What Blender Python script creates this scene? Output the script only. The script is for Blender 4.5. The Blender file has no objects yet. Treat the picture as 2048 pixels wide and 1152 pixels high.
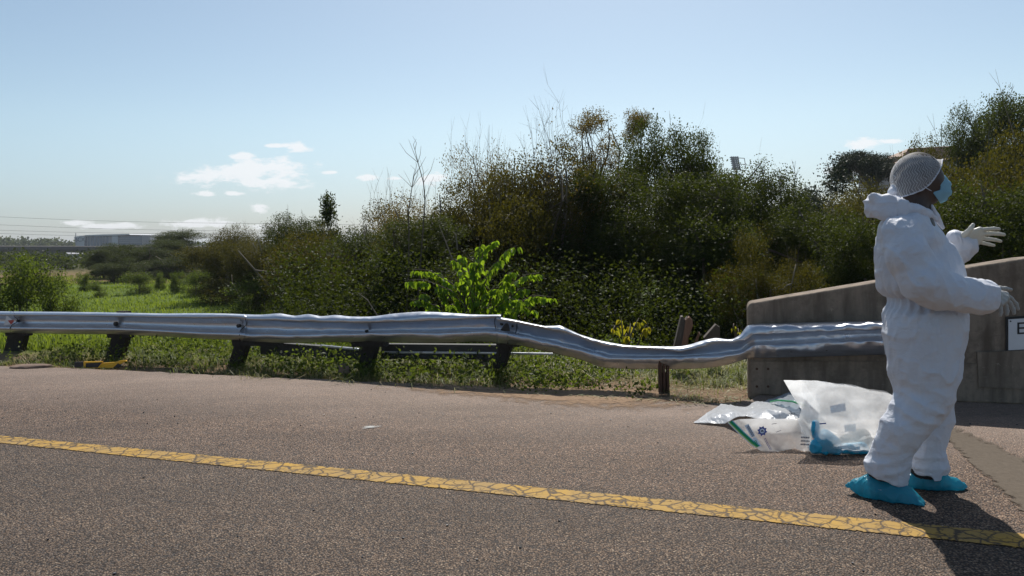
import bpy, bmesh, math, random
import numpy as np
from mathutils import Vector, Matrix
from mathutils.geometry import delaunay_2d_cdt

scene = bpy.context.scene
COL = scene.collection
random.seed(7)
R = math.radians

# ------------------------------------------------------------------ camera
CAM_H, FPX = 1.40, 1550.0
PITCH, ROLL = math.atan(96 / FPX), math.atan(0.018)
F_ = np.array([0, math.cos(PITCH), -math.sin(PITCH)])
R0 = np.array([1.0, 0, 0]); U0 = np.array([0, math.sin(PITCH), math.cos(PITCH)])
R_ = math.cos(ROLL) * R0 - math.sin(ROLL) * U0
U_ = math.sin(ROLL) * R0 + math.cos(ROLL) * U0
cam_d = bpy.data.cameras.new('camera'); cam = bpy.data.objects.new('camera', cam_d); COL.objects.link(cam)
cam_d.sensor_width = 36; cam_d.lens = FPX * 36 / 2048
cam_d.clip_start = 0.05; cam_d.clip_end = 9000
m = Matrix(((R_[0], U_[0], -F_[0], 0), (R_[1], U_[1], -F_[1], 0), (R_[2], U_[2], -F_[2], CAM_H), (0, 0, 0, 1)))
cam.matrix_world = m
scene.camera = cam

def ray(x, y):
    return F_ + (x - 1024) / FPX * R_ - (y - 576) / FPX * U_
def on_z(x, y, z=0.0):                 # where the sight line through a picture point meets the height z
    d = ray(x, y); k = (z - CAM_H) / d[2]
    return np.array([0, 0, CAM_H]) + k * d
def at(x, y, Y):                       # ... and where it meets the distance Y
    d = ray(x, y); return np.array([0, 0, CAM_H]) + (Y / d[1]) * d
def on_plane(x, y, p0, n):
    d = ray(x, y); o = np.array([0, 0, CAM_H]); k = np.dot(np.array(p0) - o, n) / np.dot(d, n)
    return o + k * d

# ------------------------------------------------------------------ sky, sun, exposure
SUN_EL, SUN_AZ = 50.0, 8.0            # azimuth from +Y towards +X
world = bpy.data.worlds.new('World'); scene.world = world; world.use_nodes = True
wn, wl = world.node_tree.nodes, world.node_tree.links
for n in list(wn): wn.remove(n)
def W(t, **kw):
    n = wn.new(t)
    for k, v in kw.items(): setattr(n, k, v)
    return n
sky = W('ShaderNodeTexSky', sky_type='NISHITA', sun_disc=False, sun_elevation=R(SUN_EL), sun_rotation=R(SUN_AZ),
        altitude=1400, air_density=1.0, dust_density=2.6, ozone_density=1.0)
tc = W('ShaderNodeTexCoord'); sep = W('ShaderNodeSeparateXYZ'); wl.new(tc.outputs['Generated'], sep.inputs[0])
ymax = W('ShaderNodeMath', operation='MAXIMUM'); wl.new(sep.outputs['Y'], ymax.inputs[0]); ymax.inputs[1].default_value = 0.02
dx = W('ShaderNodeMath', operation='DIVIDE'); wl.new(sep.outputs['X'], dx.inputs[0]); wl.new(ymax.outputs[0], dx.inputs[1])
dz = W('ShaderNodeMath', operation='DIVIDE'); wl.new(sep.outputs['Z'], dz.inputs[0]); wl.new(ymax.outputs[0], dz.inputs[1])
comb = W('ShaderNodeCombineXYZ'); wl.new(dx.outputs[0], comb.inputs['X']); wl.new(dz.outputs[0], comb.inputs['Y'])
scl = W('ShaderNodeVectorMath', operation='MULTIPLY'); wl.new(comb.outputs[0], scl.inputs[0]); scl.inputs[1].default_value = (1, 2.6, 1)
nz = W('ShaderNodeTexNoise'); nz.inputs['Scale'].default_value = 34; nz.inputs['Detail'].default_value = 9; nz.inputs['Roughness'].default_value = 0.62
wl.new(scl.outputs[0], nz.inputs['Vector'])
clouds = [(520, 338, 92, 24), (430, 352, 75, 15), (540, 365, 60, 16), (480, 312, 30, 8), (595, 295, 28, 9), (560, 292, 22, 5),
          (410, 388, 28, 5), (470, 387, 24, 5), (742, 355, 22, 6), (660, 344, 16, 4), (862, 357, 30, 12), (390, 446, 70, 9),
          (230, 452, 70, 6), (540, 452, 60, 6), (1722, 287, 40, 9), (1782, 282, 26, 5), (1690, 346, 36, 12), (515, 415, 20, 8),
          (790, 356, 16, 4), (150, 446, 30, 6), (-300, 330, 150, 30), (2500, 300, 150, 28), (3000, 380, 220, 20), (-900, 420, 260, 20)]
prev = None
for cx, cy, rx, ry in clouds:
    d = ray(cx, cy); a0, b0 = d[0] / d[1], d[2] / d[1]
    s = W('ShaderNodeVectorMath', operation='SUBTRACT'); wl.new(comb.outputs[0], s.inputs[0]); s.inputs[1].default_value = (a0, b0, 0)
    mu = W('ShaderNodeVectorMath', operation='MULTIPLY'); wl.new(s.outputs[0], mu.inputs[0]); mu.inputs[1].default_value = (FPX / rx / 1.12, FPX / ry / 1.12, 0)
    le = W('ShaderNodeVectorMath', operation='LENGTH'); wl.new(mu.outputs[0], le.inputs[0])
    if prev is None: prev = le.outputs['Value']
    else:
        mi = W('ShaderNodeMath', operation='SMOOTH_MIN'); mi.inputs[2].default_value = 0.25
        wl.new(prev, mi.inputs[0]); wl.new(le.outputs['Value'], mi.inputs[1]); prev = mi.outputs[0]
nsub = W('ShaderNodeMath', operation='MULTIPLY_ADD'); wl.new(nz.outputs['Fac'], nsub.inputs[0]); nsub.inputs[1].default_value = -3.4; nsub.inputs[2].default_value = 1.7
nadd = W('ShaderNodeMath', operation='ADD'); wl.new(prev, nadd.inputs[0]); wl.new(nsub.outputs[0], nadd.inputs[1])
cr = W('ShaderNodeMapRange', interpolation_type='SMOOTHSTEP'); wl.new(nadd.outputs[0], cr.inputs['Value'])
cr.inputs['From Min'].default_value = 1.12; cr.inputs['From Max'].default_value = 0.40; cr.inputs['To Min'].default_value = 0; cr.inputs['To Max'].default_value = 0.8
front = W('ShaderNodeMath', operation='GREATER_THAN'); wl.new(sep.outputs['Y'], front.inputs[0]); front.inputs[1].default_value = 0.05
cm = W('ShaderNodeMath', operation='MULTIPLY'); wl.new(cr.outputs[0], cm.inputs[0]); wl.new(front.outputs[0], cm.inputs[1])
# white balance of the sky, a little dustier towards the horizon, the same all round
hz_ = W('ShaderNodeMapRange', interpolation_type='SMOOTHSTEP'); wl.new(sep.outputs['Z'], hz_.inputs['Value']); hz_.inputs['From Min'].default_value = -0.02; hz_.inputs['From Max'].default_value = 0.16
wb = W('ShaderNodeMix', data_type='RGBA'); wl.new(hz_.outputs[0], wb.inputs['Factor']); wb.inputs['A'].default_value = (0.62, 0.68, 0.82, 1); wb.inputs['B'].default_value = (1.08, 1.10, 1.00, 1)
veil = W('ShaderNodeMix', data_type='RGBA', blend_type='MULTIPLY'); veil.inputs['Factor'].default_value = 1.0
wl.new(sky.outputs[0], veil.inputs['A']); wl.new(wb.outputs['Result'], veil.inputs['B'])
mix = W('ShaderNodeMix', data_type='RGBA'); wl.new(cm.outputs[0], mix.inputs['Factor']); wl.new(veil.outputs['Result'], mix.inputs['A']); mix.inputs['B'].default_value = (8.6, 8.7, 8.9, 1)
bg = W('ShaderNodeBackground'); wl.new(mix.outputs['Result'], bg.inputs['Color']); bg.inputs['Strength'].default_value = 0.105
wo = W('ShaderNodeOutputWorld'); wl.new(bg.outputs[0], wo.inputs['Surface'])

sd = bpy.data.lights.new('sun', 'SUN'); sun = bpy.data.objects.new('sun', sd); COL.objects.link(sun)
sd.energy = 5.0; sd.angle = R(0.53); sd.color = (1.0, 0.95, 0.87)
az, el = R(SUN_AZ), R(SUN_EL)
SUN = Vector((math.sin(az) * math.cos(el), math.cos(az) * math.cos(el), math.sin(el)))
sun.rotation_euler = (-SUN).to_track_quat('-Z', 'Y').to_euler()
sun.location = (0, 20, 30)
vs = scene.view_settings; vs.view_transform = 'Standard'; vs.look = 'None'; vs.exposure = 0.08; vs.gamma = 1.0; vs.use_curve_mapping = False
scene.render.engine = 'CYCLES'
scene.cycles.max_bounces = 8; scene.cycles.transparent_max_bounces = 24; scene.cycles.sample_clamp_indirect = 6

# ------------------------------------------------------------------ helpers: objects and meshes
WT = {}
def tag(o, label=None, cat=None, group=None, kind=None):
    if label: o['label'] = label
    if cat: o['category'] = cat
    if group: o['group'] = group
    if kind: o['kind'] = kind
    return o
def empty(name, loc, label, cat, group=None):
    o = bpy.data.objects.new(name, None); COL.objects.link(o); o.location = Vector(loc); o.empty_display_size = 0.1
    WT[o] = Vector(loc); return tag(o, label, cat, group)
def obj(name, me, mats, parent=None, local=False):
    """mesh given in world coordinates (or local to its parent when local=True)"""
    o = bpy.data.objects.new(name, me); COL.objects.link(o)
    if mats is not None:
        for mm in (mats if isinstance(mats, (list, tuple)) else [mats]):
            if len(me.materials) < (len(mats) if isinstance(mats, (list, tuple)) else 1): me.materials.append(mm)
    WT[o] = Vector((0, 0, 0))
    if parent is not None:
        o.parent = parent
        if not local: o.location = -WT[parent]
        else: WT[o] = WT[parent].copy()
    return o
def mesh_np(name, V, Q=None, T=None, attrs=None, smooth=False):
    V = np.asarray(V, np.float32); me = bpy.data.meshes.new(name)
    loops = []; starts = []; n = 0
    if Q is not None and len(Q):
        Q = np.asarray(Q, np.int32); loops.append(Q.ravel()); starts.append(np.arange(len(Q)) * 4); n = Q.size
    if T is not None and len(T):
        T = np.asarray(T, np.int32); loops.append(T.ravel()); starts.append(n + np.arange(len(T)) * 3)
    L = np.concatenate(loops).astype(np.int32); S = np.concatenate(starts).astype(np.int32)
    me.vertices.add(len(V)); me.vertices.foreach_set('co', V.ravel())
    me.loops.add(len(L)); me.loops.foreach_set('vertex_index', L)
    me.polygons.add(len(S)); me.polygons.foreach_set('loop_start', S)
    if smooth: me.polygons.foreach_set('use_smooth', np.ones(len(S), bool))
    if attrs:
        for k, v in attrs.items():
            a = me.attributes.new(k, 'FLOAT', 'POINT'); a.data.foreach_set('value', np.asarray(v, np.float32))
    me.update(calc_edges=True); return me
class MB:
    """collects simple solids in world coordinates"""
    def __init__(s): s.v = []; s.f = []
    def poly(s, pts): b = len(s.v); s.v += [tuple(p) for p in pts]; s.f.append(list(range(b, b + len(pts)))); return s
    def hexa(s, p):      # 8 corners: bottom ring 0-3, top ring 4-7
        b = len(s.v); s.v += [tuple(q) for q in p]
        for f in ((3, 2, 1, 0), (4, 5, 6, 7), (0, 1, 5, 4), (1, 2, 6, 5), (2, 3, 7, 6), (3, 0, 4, 7)): s.f.append([b + i for i in f])
        return s
    def box(s, c, ax, ay, az):
        c, ax, ay, az = (np.asarray(q, float) for q in (c, ax, ay, az))
        return s.hexa([c + i * ax + j * ay + k * az for k in (-1, 1) for (i, j) in ((-1, -1), (1, -1), (1, 1), (-1, 1))])
    def tube(s, path, radii, n=8, cap=True):
        path = [np.asarray(p, float) for p in path]
        if np.isscalar(radii): radii = [radii] * len(path)
        b = len(s.v); ref = None
        for i, p in enumerate(path):
            t = path[min(i + 1, len(path) - 1)] - path[max(i - 1, 0)]; t = t / (np.linalg.norm(t) + 1e-9)
            if ref is None: ref = np.array([0, 0, 1.0]) if abs(t[2]) < 0.9 else np.array([1.0, 0, 0])
            a = np.cross(t, ref); a /= np.linalg.norm(a) + 1e-9; c = np.cross(a, t); ref = c
            for k in range(n):
                w = 2 * math.pi * k / n; s.v.append(tuple(p + radii[i] * (math.cos(w) * a + math.sin(w) * c)))
        for i in range(len(path) - 1):
            for k in range(n):
                k2 = (k + 1) % n; s.f.append([b + i * n + k, b + i * n + k2, b + (i + 1) * n + k2, b + (i + 1) * n + k])
        if cap:
            s.f.append([b + k for k in range(n)][::-1]); s.f.append([b + (len(path) - 1) * n + k for k in range(n)])
        return s
    def mesh(s, name, smooth=False):
        me = bpy.data.meshes.new(name); me.from_pydata(s.v, [], s.f); me.update()
        if smooth:
            for p in me.polygons: p.use_smooth = True
        return me
    def build(s, name, mat_, parent=None, smooth=False, local=False):
        return obj(name, s.mesh(name, smooth), mat_, parent, local)
def bevel(o, w, seg=2):
    md = o.modifiers.new('bevel', 'BEVEL'); md.width = w; md.segments = seg; md.limit_method = 'ANGLE'; md.angle_limit = R(35); return o

# value noise in numpy, used for cloth folds, terrain and crumpling
def _hash(i, j, k, seed):
    h = (i * 374761393 + j * 668265263 + k * 2147483647 + seed * 974711) & 0xffffffff
    h = ((h ^ (h >> 13)) * 1274126177) & 0xffffffff
    return ((h ^ (h >> 16)) & 0xffff) / 65535.0
def vnoise(P, seed=0):
    P = np.asarray(P, float); I = np.floor(P).astype(np.int64); f = P - I; u = f * f * (3 - 2 * f); r = 0
    for a in (0, 1):
        for b in (0, 1):
            for c in (0, 1):
                w = (u[:, 0] if a else 1 - u[:, 0]) * (u[:, 1] if b else 1 - u[:, 1]) * (u[:, 2] if c else 1 - u[:, 2])
                r = r + w * _hash(I[:, 0] + a, I[:, 1] + b, I[:, 2] + c, seed)
    return r
def fbm(P, seed=0, oct=4):
    P = np.asarray(P, float); r = 0; a = 0.5
    for o in range(oct): r = r + a * vnoise(P * 2 ** o, seed + o); a *= 0.5
    return r
def ridged(P, seed=0): return 1 - np.abs(2 * vnoise(P, seed) - 1)

# ------------------------------------------------------------------ materials
class NT:
    def __init__(s, name):
        s.m = bpy.data.materials.new(name); s.m.use_nodes = True; s.n = s.m.node_tree.nodes; s.l = s.m.node_tree.links
        s.b = s.n['Principled BSDF']; s.out = s.n['Material Output']
    def new(s, t, **kw):
        n = s.n.new(t)
        for k, v in kw.items(): setattr(n, k, v)
        return n
    def coord(s, which='Object'): return s.new('ShaderNodeTexCoord').outputs[which]
    def pos(s): return s.new('ShaderNodeNewGeometry').outputs['Position']
    def noise(s, vec, scale, detail=4, rough=0.55, dist=0):
        n = s.new('ShaderNodeTexNoise'); n.inputs['Scale'].default_value = scale; n.inputs['Detail'].default_value = detail
        n.inputs['Roughness'].default_value = rough; n.inputs['Distortion'].default_value = dist; s.l.new(vec, n.inputs['Vector']); return n.outputs['Fac']
    def voro(s, vec, scale, feature='F1', out='Distance'):
        n = s.new('ShaderNodeTexVoronoi', feature=feature); n.inputs['Scale'].default_value = scale; s.l.new(vec, n.inputs['Vector']); return n.outputs[out]
    def mapv(s, vec, scale=(1, 1, 1), rot=(0, 0, 0), loc=(0, 0, 0)):
        n = s.new('ShaderNodeMapping'); n.inputs['Scale'].default_value = scale; n.inputs['Rotation'].default_value = rot; n.inputs['Location'].default_value = loc
        s.l.new(vec, n.inputs['Vector']); return n.outputs[0]
    def ramp(s, fac, stops):
        n = s.new('ShaderNodeValToRGB'); e = n.color_ramp.elements
        while len(e) < len(stops): e.new(0.5)
        for i, (p, c) in enumerate(stops):
            e[i].position = p; e[i].color = (c, c, c, 1) if np.isscalar(c) else (*c, 1)
        s.l.new(fac, n.inputs[0]); return n.outputs[0]
    def mix(s, fac, a, b, blend='MIX'):
        n = s.new('ShaderNodeMix', data_type='RGBA', blend_type=blend)
        for sock, v in ((n.inputs['Factor'], fac), (n.inputs['A'], a), (n.inputs['B'], b)):
            if hasattr(v, 'is_linked'): s.l.new(v, sock)
            elif isinstance(v, (int, float)): sock.default_value = v if sock.type == 'VALUE' else (v, v, v, 1)
            else: sock.default_value = (*v, 1)
        return n.outputs['Result']
    def math(s, op, a, b=None, c=None):
        n = s.new('ShaderNodeMath', operation=op)
        for i, v in enumerate((a, b, c)):
            if v is None: continue
            if hasattr(v, 'is_linked'): s.l.new(v, n.inputs[i])
            else: n.inputs[i].default_value = v
        return n.outputs[0]
    def set(s, k, v):
        i = s.b.inputs[k]
        if hasattr(v, 'is_linked'): s.l.new(v, i)
        elif isinstance(v, (int, float)): i.default_value = v
        else: i.default_value = (*v, 1)
    def bump(s, h, strength=0.5, dist=0.01):
        n = s.new('ShaderNodeBump'); n.inputs['Strength'].default_value = strength; n.inputs['Distance'].default_value = dist
        s.l.new(h, n.inputs['Height']); s.l.new(n.outputs[0], s.b.inputs['Normal']); return n
    def attr(s, name): return s.new('ShaderNodeAttribute', attribute_name=name).outputs['Fac']
    def surf(s, shader): s.l.new(shader, s.out.inputs['Surface'])
def simple(name, col, rough=0.6, metal=0.0, var=0.15, scale=8, bump=0.0, bscale=40):
    t = NT(name); v = t.pos(); n = t.noise(v, scale, 5)
    dark = tuple(c * (1 - var) for c in col); lite = tuple(min(1, c * (1 + var)) for c in col)
    t.set('Base Color', t.mix(n, dark, lite)); t.set('Roughness', rough); t.set('Metallic', metal)
    if bump: t.bump(t.noise(v, bscale, 5), bump, 0.01)
    return t.m
def leafmat(name, cols, trans_col, trans=0.4, rough=0.42, spec=0.35):
    rough += 0.06
    t = NT(name); r = t.attr('rnd')
    c = t.ramp(r, [(i / (len(cols) - 1), q) for i, q in enumerate(cols)])
    t.set('Base Color', c); t.set('Roughness', rough); t.set('Specular IOR Level', spec)
    tr = t.new('ShaderNodeBsdfTranslucent'); t.l.new(t.mix(0.55, c, trans_col), tr.inputs['Color'])
    mx = t.new('ShaderNodeMixShader'); mx.inputs[0].default_value = trans
    t.l.new(t.b.outputs[0], mx.inputs[1]); t.l.new(tr.outputs[0], mx.inputs[2]); t.surf(mx.outputs[0]); return t.m

# road edge line in the world, and the frame (along, across) it gives
E0, E1 = on_z(0, 733), on_z(1300, 797)
UX = (E1 - E0)[:2] / np.linalg.norm((E1 - E0)[:2]); NX = np.array([-UX[1], UX[0]])
def st(p): q = np.asarray(p)[..., :2] - E0[:2]; return q @ NX, q @ UX       # distance beyond the road edge, distance along it
def from_st(s, t, z=0.0): q = E0[:2] + s * NX + t * UX; return np.array([q[0], q[1], z])

def m_road():
    t = NT('chip_seal_asphalt'); p = t.pos()
    v1 = t.voro(p, 104, out='Color'); d1 = t.voro(p, 104)
    big = t.noise(p, 0.9, 4); mid = t.noise(p, 6, 4)
    sep_ = t.new('ShaderNodeSeparateColor'); t.l.new(v1, sep_.inputs[0])
    chips = t.ramp(sep_.outputs[0], [(0, (0.085, 0.062, 0.047)), (0.35, (0.130, 0.096, 0.072)), (0.7, (0.185, 0.140, 0.106)), (0.93, (0.25, 0.195, 0.145)), (1, (0.40, 0.34, 0.27))])
    gap = t.ramp(d1, [(0.30, 0.0), (0.62, 1.0)])
    col = t.mix(gap, chips, (0.026, 0.020, 0.017))
    col = t.mix(1.0, col, (1.06, 0.97, 0.88), 'MULTIPLY')
    col = t.mix(t.math('MULTIPLY', big, 0.55), col, t.mix(1.0, col, (0.72, 0.66, 0.62), 'MULTIPLY'))
    col = t.mix(1.0, col, t.ramp(mid, [(0.25, 0.86), (0.75, 1.12)]), 'MULTIPLY')
    # the shoulder beyond the yellow line is a paler, redder seal than the lane
    dn = t.new('ShaderNodeVectorMath', operation='DOT_PRODUCT'); t.l.new(p, dn.inputs[0]); dn.inputs[1].default_value = (*YN, 0)
    sh = t.math('ADD', t.math('SUBTRACT', dn.outputs['Value'], YD), t.math('MULTIPLY', t.math('SUBTRACT', mid, 0.5), 0.25))
    shf = t.ramp(sh, [(0.0, 0.0), (0.10, 0.75), (1.0, 1.0)])
    col = t.mix(shf, col, t.mix(1.0, col, (1.38, 1.30, 1.28), 'MULTIPLY'))
    # dust washed in from the verge
    de = t.new('ShaderNodeVectorMath', operation='DOT_PRODUCT'); t.l.new(p, de.inputs[0]); de.inputs[1].default_value = (*NX, 0)
    ds = t.math('ADD', t.math('SUBTRACT', de.outputs['Value'], float(np.dot(E0[:2], NX))), t.math('MULTIPLY', t.math('SUBTRACT', big, 0.5), 0.8))
    dust = t.math('MULTIPLY', t.ramp(t.math('ADD', t.math('MULTIPLY', ds, 0.5), 1.0), [(0.10, 0.0), (0.97, 0.62)]), t.ramp(t.noise(p, 14, 5), [(0.2, 0.55), (0.8, 1.0)]))
    col = t.mix(dust, col, (0.34, 0.265, 0.22))
    # tyre-polished band and old stains in the lane
    stn = t.ramp(t.noise(t.mapv(p, (0.35, 1.6, 1), rot=(0, 0, -0.33)), 1.4, 5, 0.6), [(0.36, 0.90), (0.64, 1.20)])
    col = t.mix(1.0, col, stn, 'MULTIPLY')
    # long hairline cracks and a rut in the lane
    wob = t.noise(p, 2.2, 5)
    def crack(off, w):
        a = t.math('ADD', t.math('SUBTRACT', dn.outputs['Value'], YD + off), t.math('MULTIPLY', t.math('SUBTRACT', wob, 0.5), 0.24))
        return t.math('MULTIPLY', t.ramp(t.math('ABSOLUTE', a), [(0.0, 1.0), (w, 0.0)]), t.ramp(t.noise(p, 1.1, 3), [(0.47, 0.0), (0.56, 1.0)]))
    ck = t.math('MAXIMUM', crack(-0.42, 0.012), crack(-0.80, 0.012))
    col = t.mix(t.math('MULTIPLY', ck, 0.8), col, (0.022, 0.02, 0.019))
    t.set('Base Color', col); t.set('Roughness', t.ramp(sep_.outputs[1], [(0, 0.5), (1, 0.8)])); t.set('Specular IOR Level', 0.2)
    h = t.math('SUBTRACT', t.math('MULTIPLY', sep_.outputs[2], 0.6), t.math('MULTIPLY', d1, 1.3))
    t.bump(h, 0.75, 0.006); return t.m
def m_paint():
    t = NT('worn_yellow_road_paint'); p = t.pos(); w = t.noise(p, 7, 4)
    add = t.new('ShaderNodeVectorMath', operation='ADD'); t.l.new(p, add.inputs[0])
    sc = t.new('ShaderNodeVectorMath', operation='SCALE'); sc.inputs['Scale'].default_value = 0.06
    nn = t.new('ShaderNodeTexNoise'); nn.inputs['Scale'].default_value = 16; nn.inputs['Detail'].default_value = 3; t.l.new(p, nn.inputs['Vector']); t.l.new(nn.outputs['Color'], sc.inputs[0]); t.l.new(sc.outputs[0], add.inputs[1])
    e1 = t.voro(add.outputs[0], 9.5, 'DISTANCE_TO_EDGE'); e2 = t.voro(add.outputs[0], 21, 'DISTANCE_TO_EDGE')
    big = t.ramp(e1, [(0.02, 1.0), (0.085, 0.0)]); small = t.math('MULTIPLY', t.ramp(e2, [(0.0, 1.0), (0.09, 0.0)]), t.ramp(w, [(0.42, 0.0), (0.62, 1.0)]))
    ck = t.math('MAXIMUM', big, small)
    grain = t.noise(p, 120, 3)
    yel = t.mix(grain, (0.36, 0.20, 0.028), (0.52, 0.31, 0.052)); yel = t.mix(t.ramp(t.noise(p, 4, 5), [(0.35, 0.75), (0.70, 0.0)]), yel, (0.27, 0.185, 0.085))
    t.set('Base Color', t.mix(t.math('MULTIPLY', ck, 0.92), yel, (0.06, 0.045, 0.034))); t.set('Roughness', 0.75); t.set('Specular IOR Level', 0.2)
    t.bump(t.math('SUBTRACT', t.math('MULTIPLY', grain, 0.35), ck), 0.6, 0.004)
    # chipped, ragged edges
    al = t.ramp(t.math('ADD', t.attr('edge'), t.math('MULTIPLY', t.math('SUBTRACT', t.noise(p, 45, 3), 0.5), 0.5)), [(0.10, 0.0), (0.13, 1.0)])
    wear = t.ramp(t.math('ADD', t.noise(p, 30, 5, .7), t.math('MULTIPLY', t.noise(p, 1.6, 3), .5)), [(0.50, 0.0), (0.56, 1.0)])
    t.set('Alpha', t.math('MULTIPLY', al, wear)); return t.m
def m_ground():
    t = NT('soil_and_turf'); p = t.pos(); n1 = t.noise(p, 0.6, 6); n2 = t.noise(p, 9, 6); n3 = t.noise(p, 60, 4)
    soil = t.mix(n2, (0.155, 0.10, 0.062), (0.30, 0.205, 0.135)); soil = t.mix(t.ramp(n3, [(0.3, 0.8), (0.6, 0.0)]), soil, (0.075, 0.055, 0.035))
    turf = t.mix(n1, (0.055, 0.095, 0.016), (0.11, 0.16, 0.025)); turf = t.mix(t.ramp(n2, [(0.45, 0.0), (0.75, 0.7)]), turf, (0.15, 0.16, 0.04))
    dry = t.mix(n2, (0.14, 0.085, 0.05), (0.24, 0.15, 0.085))
    dn = t.new('ShaderNodeVectorMath', operation='DOT_PRODUCT'); t.l.new(p, dn.inputs[0]); dn.inputs[1].default_value = (*NX, 0)
    s_ = t.math('SUBTRACT', dn.outputs['Value'], float(np.dot(E0[:2], NX)))
    f1 = t.ramp(t.math('ADD', t.math('MULTIPLY', s_, 0.3), t.math('MULTIPLY', t.math('SUBTRACT', n1, 0.5), 0.9)), [(0.22, 0.0), (0.5, 1.0)])
    sx = t.new('ShaderNodeSeparateXYZ'); t.l.new(p, sx.inputs[0])
    far = t.ramp(t.math('ADD', t.math('MULTIPLY', sx.outputs['Y'], 0.01), t.math('MULTIPLY', t.math('SUBTRACT', n1, 0.5), 0.2)), [(0.56, 0.0), (0.62, 0.9), (0.8, 0.7), (0.95, 0.12)])
    turf = t.mix(t.ramp(t.math('MULTIPLY', sx.outputs['Y'], 0.01), [(0.7, 0.0), (0.95, 1.0)]), turf, t.mix(n1, (0.028, 0.040, 0.014), (0.055, 0.062, 0.022)))
    col = t.mix(f1, soil, turf); col = t.mix(far, col, dry)
    t.set('Base Color', col); t.set('Roughness', 0.95); t.set('Specular IOR Level', 0.1); t.bump(t.math('ADD', n2, t.math('MULTIPLY', n3, 0.4)), 0.8, 0.05); return t.m
def m_galv():
    t = NT('weathered_galvanised_steel'); p = t.pos()
    n = t.noise(t.mapv(p, (1.2, 1.2, 14)), 3, 5); sp = t.voro(p, 55, out='Color'); sc = t.new('ShaderNodeSeparateColor'); t.l.new(sp, sc.inputs[0])
    col = t.mix(t.math('MULTIPLY', sc.outputs[0], 0.25), (0.52, 0.55, 0.61), (0.70, 0.72, 0.76))
    col = t.mix(t.ramp(n, [(0.45, 0.0), (0.8, 0.45)]), col, (0.30, 0.30, 0.31))
    col = t.mix(t.ramp(t.noise(p, 5, 6, 0.7), [(0.66, 0.0), (0.74, 0.65)]), col, (0.22, 0.15, 0.10))
    t.set('Base Color', col); t.set('Metallic', 0.86)
    t.set('Roughness', t.ramp(t.noise(p, 11, 5), [(0.3, 0.27), (0.7, 0.44)]))
    t.bump(t.noise(p, 7, 3), 0.07, 0.02); return t.m
def m_concrete():
    t = NT('stained_concrete'); p = t.pos(); n1 = t.noise(p, 1.3, 7, 0.62); n2 = t.noise(p, 18, 6, 0.65); st_ = t.noise(t.mapv(p, (5, 5, 0.7)), 2.2, 5)
    col = t.mix(n1, (0.20, 0.155, 0.115), (0.34, 0.27, 0.21)); col = t.mix(t.ramp(st_, [(0.44, 0.0), (0.66, 0.9)]), col, (0.125, 0.097, 0.073))
    col = t.mix(t.ramp(n2, [(0.30, 0.55), (0.5, 0.0)]), col, (0.14, 0.115, 0.09))
    scr = t.noise(t.mapv(p, (3, 3, 40), rot=(0, 0.35, 0)), 3, 4); col = t.mix(t.ramp(scr, [(0.67, 0.0), (0.74, 0.5)]), col, (0.40, 0.34, 0.27))
    blot = t.noise(p, 2.6, 7, 0.72); col = t.mix(t.ramp(blot, [(0.50, 0.0), (0.64, 0.7)]), col, (0.115, 0.088, 0.064)); chip = t.noise(p, 7, 6, 0.75); col = t.mix(t.ramp(chip, [(0.64, 0.0), (0.68, 0.6)]), col, (0.40, 0.33, 0.26))
    pit = t.voro(p, 22); t.set('Base Color', col); t.set('Roughness', 0.88); t.set('Specular IOR Level', 0.25)
    t.bump(t.math('ADD', n2, t.math('MULTIPLY', t.ramp(pit, [(0.05, 0.0), (0.13, 1.0)]), 0.5)), 0.55, 0.012); return t.m
def m_wood(name, a, b):
    t = NT(name); p = t.pos(); g = t.noise(t.mapv(p, (14, 14, 2.2)), 4, 6, 0.65)
    t.set('Base Color', t.mix(g, a, b)); t.set('Roughness', 0.85); t.bump(g, 0.6, 0.015); return t.m
def plastic(name, tint, alpha, trans=0.45, rough=0.22, noise_alpha=0.25):
    t = NT(name); p = t.pos()
    c = t.mix(t.noise(p, 7, 4), tuple(q * 0.93 for q in tint), tint)
    t.set('Base Color', c); t.set('Roughness', rough); t.set('Specular IOR Level', 0.6)
    t.bump(t.math('ADD', t.noise(p, 26, 4, 0.6, 1.5), t.math('MULTIPLY', t.noise(p, 80, 3), 0.3)), 0.35, 0.012)
    tr = t.new('ShaderNodeBsdfTranslucent'); t.l.new(c, tr.inputs['Color'])
    m1 = t.new('ShaderNodeMixShader'); m1.inputs[0].default_value = trans; t.l.new(t.b.outputs[0], m1.inputs[1]); t.l.new(tr.outputs[0], m1.inputs[2])
    tp = t.new('ShaderNodeBsdfTransparent'); tp.inputs['Color'].default_value = (*[0.5 + 0.5 * q for q in tint], 1)
    m2 = t.new('ShaderNodeMixShader'); t.l.new(t.ramp(t.noise(p, 5, 5), [(0.3, max(0, alpha - noise_alpha)), (0.7, min(1, alpha + noise_alpha))]), m2.inputs[0])
    t.l.new(tp.outputs[0], m2.inputs[1]); t.l.new(m1.outputs[0], m2.inputs[2]); t.surf(m2.outputs[0]); return t.m
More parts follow.
